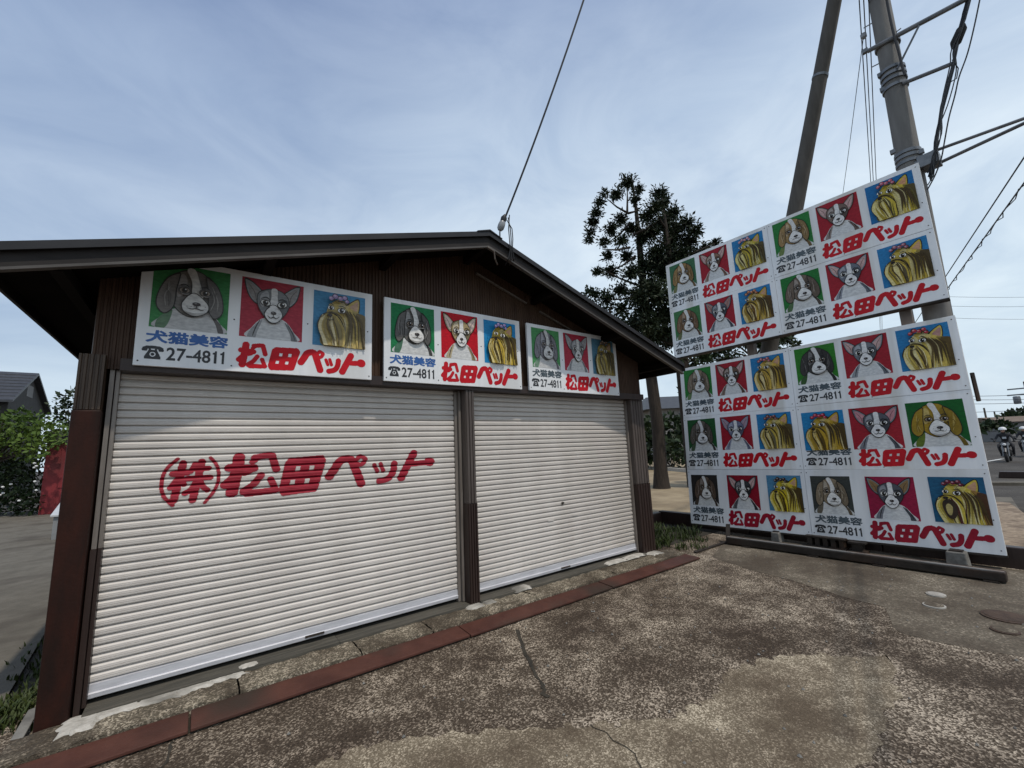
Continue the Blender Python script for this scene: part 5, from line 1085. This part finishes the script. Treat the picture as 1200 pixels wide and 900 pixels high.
# ================================================================== street at the far right
for i, (px, y0, y1, dep, w_, lb, arms) in enumerate([(1153, 478, 505, 60, .12, 'left one of two small distant poles over the far street trees', 0), (1165, 482, 505, 70, .12, 'right one of two small distant poles over the far street trees', 0), (1201, 447, 515, 40, .16, 'distant pole with a transformer at the right edge of the view', 1)]):
    top = atd(px, y0, dep); t_ = thing('street_pole', (top.x, top.y, G), lb, 'utility pole', 'distant street poles')
    mb = MB(); mb.tube([(top.x, top.y, G-.1), tuple(top)], [w_*1.2, w_*.85], 10); mb.build('shaft', 'pole_dark', t_, smooth=True)
    if arms:
        for py in (455, 462):
            q = atd(1199, py, dep); mb = MB(); mb.box(q.x-.06, q.x+.06, q.y-1.0, q.y+1.0, q.z-.06, q.z+.06); mb.build('crossarm', 'galv', t_)
        q = atd(1192, 469, dep); mb = MB(); mb.lathe([(.22, -.35), (.25, -.3), (.25, .3), (.2, .38)], q, 12); mb.build('transformer', 'galv', t_, smooth=True)
for i, (yl, yr, dep) in enumerate([(346, 345, 45), (357, 356, 45), (371, 371, 45), (462, 458.5, 38), (466, 464, 38), (471, 468, 38), (481, 476, 38)]):
    A, B = atd(1100, yl+(yl-yr)*.3+1, dep), atd(1300, yr-(yl-yr)*1.0, dep)
    mb = MB(); mb.tube([A.lerp(B, k/12)-Vector((0, 0, .25*4*(k/12)*(1-k/12))) for k in range(13)], .016 if i < 3 else .02, 5)
    tag(mb.build('overhead_wire', 'cable', None, loc=A, smooth=True), 'thin far wire running level across the sky at the right edge, one of several', 'wire', 'far level wires')
shrub('street_tree', px_clumps([(1184, 488, 5), (1192, 486, 5), (1178, 491, 4), (1200, 488, 6), (1210, 486, 8)], 62, 1, 11), 55, .7, 'leaf_dark', 'dark round far street tree above the brown roofed building', 'tree')
shrub('far_hedge', px_clumps([(1150, 499, 5), (1158, 497, 5), (1167, 497, 5), (1176, 499, 5), (1144, 501, 5), (1136, 500, 6), (1186, 502, 4)], 50, 1, 12), 60, .6, 'leaf_dark', 'long dark far hedge behind the motorcycle rider', 'hedge')
q0, q1 = atd(1181, 500, 56), atd(1240, 500, 56)
t_ = thing('far_building', ((q0.x+q1.x)/2, (q0.y+q1.y)/2, G), 'low far building with a brown roof beyond the street', 'building')
v = (q1-q0); v.z = 0; nb = Vector((-v.y, v.x, 0)).normalized(); mb = MB(); b0_ = Vector((q0.x, q0.y, G)); mb.obox(b0_, v, nb*6, (0, 0, atd(1190, 494, 56).z-G)); mb.build('wall', 'house', t_)
zr0 = atd(1190, 494, 56).z; zr1 = atd(1190, 487, 56).z
e0 = Vector((q0.x, q0.y, zr0))-nb*.5-v*.06; mb = MB(); vv = v*1.12; mb.add([e0, e0+vv, e0+vv+nb*7, e0+nb*7, e0+nb*3.5+Vector((0, 0, zr1-zr0)), e0+vv+nb*3.5+Vector((0, 0, zr1-zr0))], [(0, 1, 5, 4), (2, 3, 4, 5), (1, 2, 5), (3, 0, 4), (3, 2, 1, 0)]); mb.build('roof', 'brown_roof', t_)
for k in range(3): mb = MB(); mb.obox(b0_+v*(.12+.27*k)-nb*.02+Vector((0, 0, .8)), v*.14, nb*.01, (0, 0, 1.1)); mb.build('window', 'glass', t_)
sheet('road_markings', [(30.0, -.2), (36.5, -.9), (36.5, -1.05), (30.0, -.36)], -.134, 'white_paint')
sheet('road_marking_far', [(30.6, -2.5), (40.5, -3.3), (40.5, -3.5), (30.6, -2.68)], -.134, 'white_paint')
c0, c1 = at(1150, 567, 2, G), at(1260, 567, 2, G)
t_ = thing('street_kerb', c0.lerp(c1, .5), 'low pale kerb line across the near edge of the street', 'kerb'); v = c1-c0; nb = Vector((v.y, -v.x, 0)).normalized()
mb = MB(); mb.obox(c0-Vector((0, 0, .06)), v, nb*.35, (0, 0, .13)); mb.build('kerb_run', 'drive', t_, bevel=.01)
c0, c1 = at(1187, 590, 2, G), at(1216, 636, 2, G)
t_ = thing('verge_kerb', c0.lerp(c1, .5), 'pale concrete edging beside the tan gravel at the right edge', 'kerb'); v = c1-c0; nb = Vector((v.y, -v.x, 0)).normalized()
mb = MB(); mb.obox(c0-Vector((0, 0, .04)), v, nb*.5, (0, 0, .17)); mb.build('kerb_run', 'drive', t_, bevel=.01)
c_ = at(1196, 560, 2, G); t_ = thing('parking_block', c_, 'short dark brown block on the pavement at the right edge', 'block')
mb = MB(); mb.prism([(c_.y-.7, G-.02), (c_.y+.5, G-.02), (c_.y+.45, G+.2), (c_.y-.65, G+.2)], 0, c_.x, c_.x+.3); mb.build('body', 'post_dark', t_, bevel=.02)
# ------------------------------------------------------------------ motorcycles and riders (both face the camera, heading -X)
def motorcycle(B, label):
    t_ = thing('motorcycle', B, label, 'motorcycle', 'motorcycles on the street')
    def w(name, x):
        mb = MB(); n = 22; R_, r_ = .30, .055
        for i in range(n):
            a = 2*math.pi*i/n
            for k in range(8):
                b_ = 2*math.pi*k/8; rr = R_-r_+r_*math.cos(b_); mb.v.append((B.x+x+rr*math.cos(a), B.y+r_*math.sin(b_)*1.1, B.z+R_+rr*math.sin(a)))
        for i in range(n):
            for k in range(8): mb.f.append((i*8+k, ((i+1) % n)*8+k, ((i+1) % n)*8+(k+1) % 8, i*8+(k+1) % 8))
        o = mb.build(name, 'rubber', t_, smooth=True)
        mb = MB(); mb.lathe([(.10, -.05), (.11, 0), (.10, .05)], (B.x+x, B.y, B.z+R_), 12, 1)
        for i in range(8): a = math.pi*i/4; mb.tube([(B.x+x+.09*math.cos(a), B.y, B.z+R_+.09*math.sin(a)), (B.x+x+.235*math.cos(a), B.y, B.z+R_+.235*math.sin(a))], .012, 5)
        mb.build('rim', 'galv', o)
    w('wheel', -.68); w('wheel', .68)
    P = lambda x, y, z: (B.x+x, B.y+y, B.z+z)
    mb = MB(); mb.tube([P(-.45, 0, .80), P(-.2, 0, .86), P(.15, 0, .80), P(.3, 0, .72)], [.10, .17, .15, .08], 12); mb.build('fuel_tank', 'black_paint', t_, smooth=True)
    mb = MB(); mb.tube([P(.15, 0, .80), P(.5, 0, .80), P(.85, 0, .88)], [.11, .14, .08], 10); mb.build('seat', 'rubber', t_, smooth=True)
    mb = MB(); mb.ball(P(-.02, 0, .45), .30, .20, .22); mb.build('engine', 'rubber', t_, smooth=True)
    for s_ in (-1, 1):
        mb = MB(); mb.tube([P(-.68, s_*.09, .30), P(-.46, s_*.09, .95)], .03, 8); mb.build('fork_leg', 'galv', t_, smooth=True)
        mb = MB(); mb.tube([P(-.48, s_*.30, 1.02), P(-.5, s_*.36, 1.15)], .012, 6); mb.ball(P(-.5, s_*.38, 1.18), .02, .06, .04); mb.build('mirror', 'black_paint', t_, smooth=True)
    mb = MB(); mb.tube([P(-.36, -.38, 1.02), P(-.46, -.15, 1.0), P(-.46, .15, 1.0), P(-.36, .38, 1.02)], .016, 8); mb.build('handlebar', 'black_paint', t_, smooth=True)
    mb = MB(); mb.ball(P(-.56, 0, .88), .06, .07, .07); mb.build('headlight', 'lamp', t_, smooth=True)
    mb = MB(); mb.tube([P(-.95, 0, .5), P(-.75, 0, .66), P(-.5, 0, .64)], [.05, .07, .05], 8); mb.build('front_fender', 'black_paint', t_, smooth=True)
    mb = MB(); mb.tube([P(-.1, .18, .3), P(.3, .2, .28), P(.8, .2, .36)], [.03, .05, .05], 8); mb.build('exhaust', 'galv', t_, smooth=True)
def rider(B, label):
    """one continuous skinned figure, seated and leaning to the handlebar"""
    J = [(.30, 0, .92, .15), (.26, 0, 1.05, .15), (.18, 0, 1.22, .165), (.10, 0, 1.36, .14), (.06, 0, 1.45, .065), (.03, 0, 1.54, .085), (.02, 0, 1.63, .10)]
    V = [Vector(j[:3]) for j in J]; rad = [j[3] for j in J]; E = [(i, i+1) for i in range(len(J)-1)]
    for s_ in (-1, 1):
        b0 = len(V)
        for q in ((.10, s_*.20, 1.36, .065), (-.02, s_*.30, 1.18, .05), (-.20, s_*.33, 1.08, .042), (-.33, s_*.34, 1.04, .036), (-.39, s_*.33, 1.03, .035)): V.append(Vector(q[:3])); rad.append(q[3])
        E += [(3, b0)]+[(b0+i, b0+i+1) for i in range(4)]
        b0 = len(V)
        for q in ((.22, s_*.13, .90, .10), (-.02, s_*.23, .84, .085), (-.12, s_*.24, .72, .065), (.0, s_*.22, .50, .055), (.10, s_*.21, .33, .045), (-.08, s_*.22, .30, .04)): V.append(Vector(q[:3])); rad.append(q[3])
        E += [(0, b0)]+[(b0+i, b0+i+1) for i in range(5)]
    me = bpy.data.meshes.new('person'); me.from_pydata([tuple(v) for v in V], E, []); o = bpy.data.objects.new('person', me); COL.objects.link(o); o.location = B
    md = o.modifiers.new('skin', 'SKIN'); sub = o.modifiers.new('smooth', 'SUBSURF'); sub.levels = sub.render_levels = 1
    for i, sv in enumerate(me.skin_vertices[0].data): sv.radius = (rad[i], rad[i]); sv.use_root = (i == 0)
    dg = bpy.context.evaluated_depsgraph_get(); dg.update(); m2 = bpy.data.meshes.new_from_object(o.evaluated_get(dg)); o.modifiers.clear(); o.data = m2; o.data.materials.clear(); o.data.materials.append(M['cloth'])
    m2.polygons.foreach_set('use_smooth', [True]*len(m2.polygons))
    tag(o, label, 'person', 'riders on the street')
    B = Vector(B); mb = MB(); P = lambda x, y, z: (B.x+x, B.y+y, B.z+z)
    n = 16; rings = [(.0, .145), (.5, .14), (.9, .11), (1.2, .06), (1.5, .01)]; o_ = 0
    for a, r_ in rings:
        for k in range(n): w = 2*math.pi*k/n; mb.v.append(P(.03+r_*1.1*math.cos(w), r_*math.sin(w), 1.615+.15*math.sin(a)))
    for i in range(len(rings)-1):
        for k in range(n): mb.f.append((i*n+k, i*n+(k+1) % n, (i+1)*n+(k+1) % n, (i+1)*n+k))
    mb.f.append(tuple((len(rings)-1)*n+k for k in range(n))); mb.build('helmet', 'helmet', o, smooth=True)
    mb = MB(); mb.ball(P(-.055, 0, 1.575), .06, .075, .10); mb.ball(P(-.115, 0, 1.565), .018, .014, .02); f_ = mb.build('face', 'skin', o, smooth=True)
    mb = MB(); mb.box(B.x-.115, B.x-.085, B.y-.06, B.y+.06, B.z+1.585, B.z+1.615); mb.build('goggles', 'black_paint', f_, bevel=.006)
    for s_ in (-1, 1): mb = MB(); mb.ball(P(-.40, s_*.335, 1.03), .055, .045, .045, 8, 6); mb.tube([P(-.42, s_*.30, 1.02), P(-.45, s_*.34, 1.01), P(-.42, s_*.38, 1.02)], .014, 6); mb.build('glove', 'rubber', o, smooth=True)
    mb = MB(); mb.box(B.x-.02, B.x-.005, B.y-.07, B.y+.07, B.z+1.16, B.z+1.26); mb.build('chest_badge', 'box', o)
    return o
pb = at(1183, 541, 2, -.14)
motorcycle(Vector((pb.x, pb.y, -.14)), 'dark motorcycle coming along the street, whole in view at the right')
rider(Vector((pb.x, pb.y, -.14)), 'person in a white helmet and dark clothing riding the whole motorcycle in view')
pb = at(1206, 535, 2, -.14)
motorcycle(Vector((pb.x, pb.y, -.14)), 'second motorcycle cut by the right edge of the view')
rider(Vector((pb.x, pb.y, -.14)), 'second rider in dark clothing, cut by the right edge of the view')
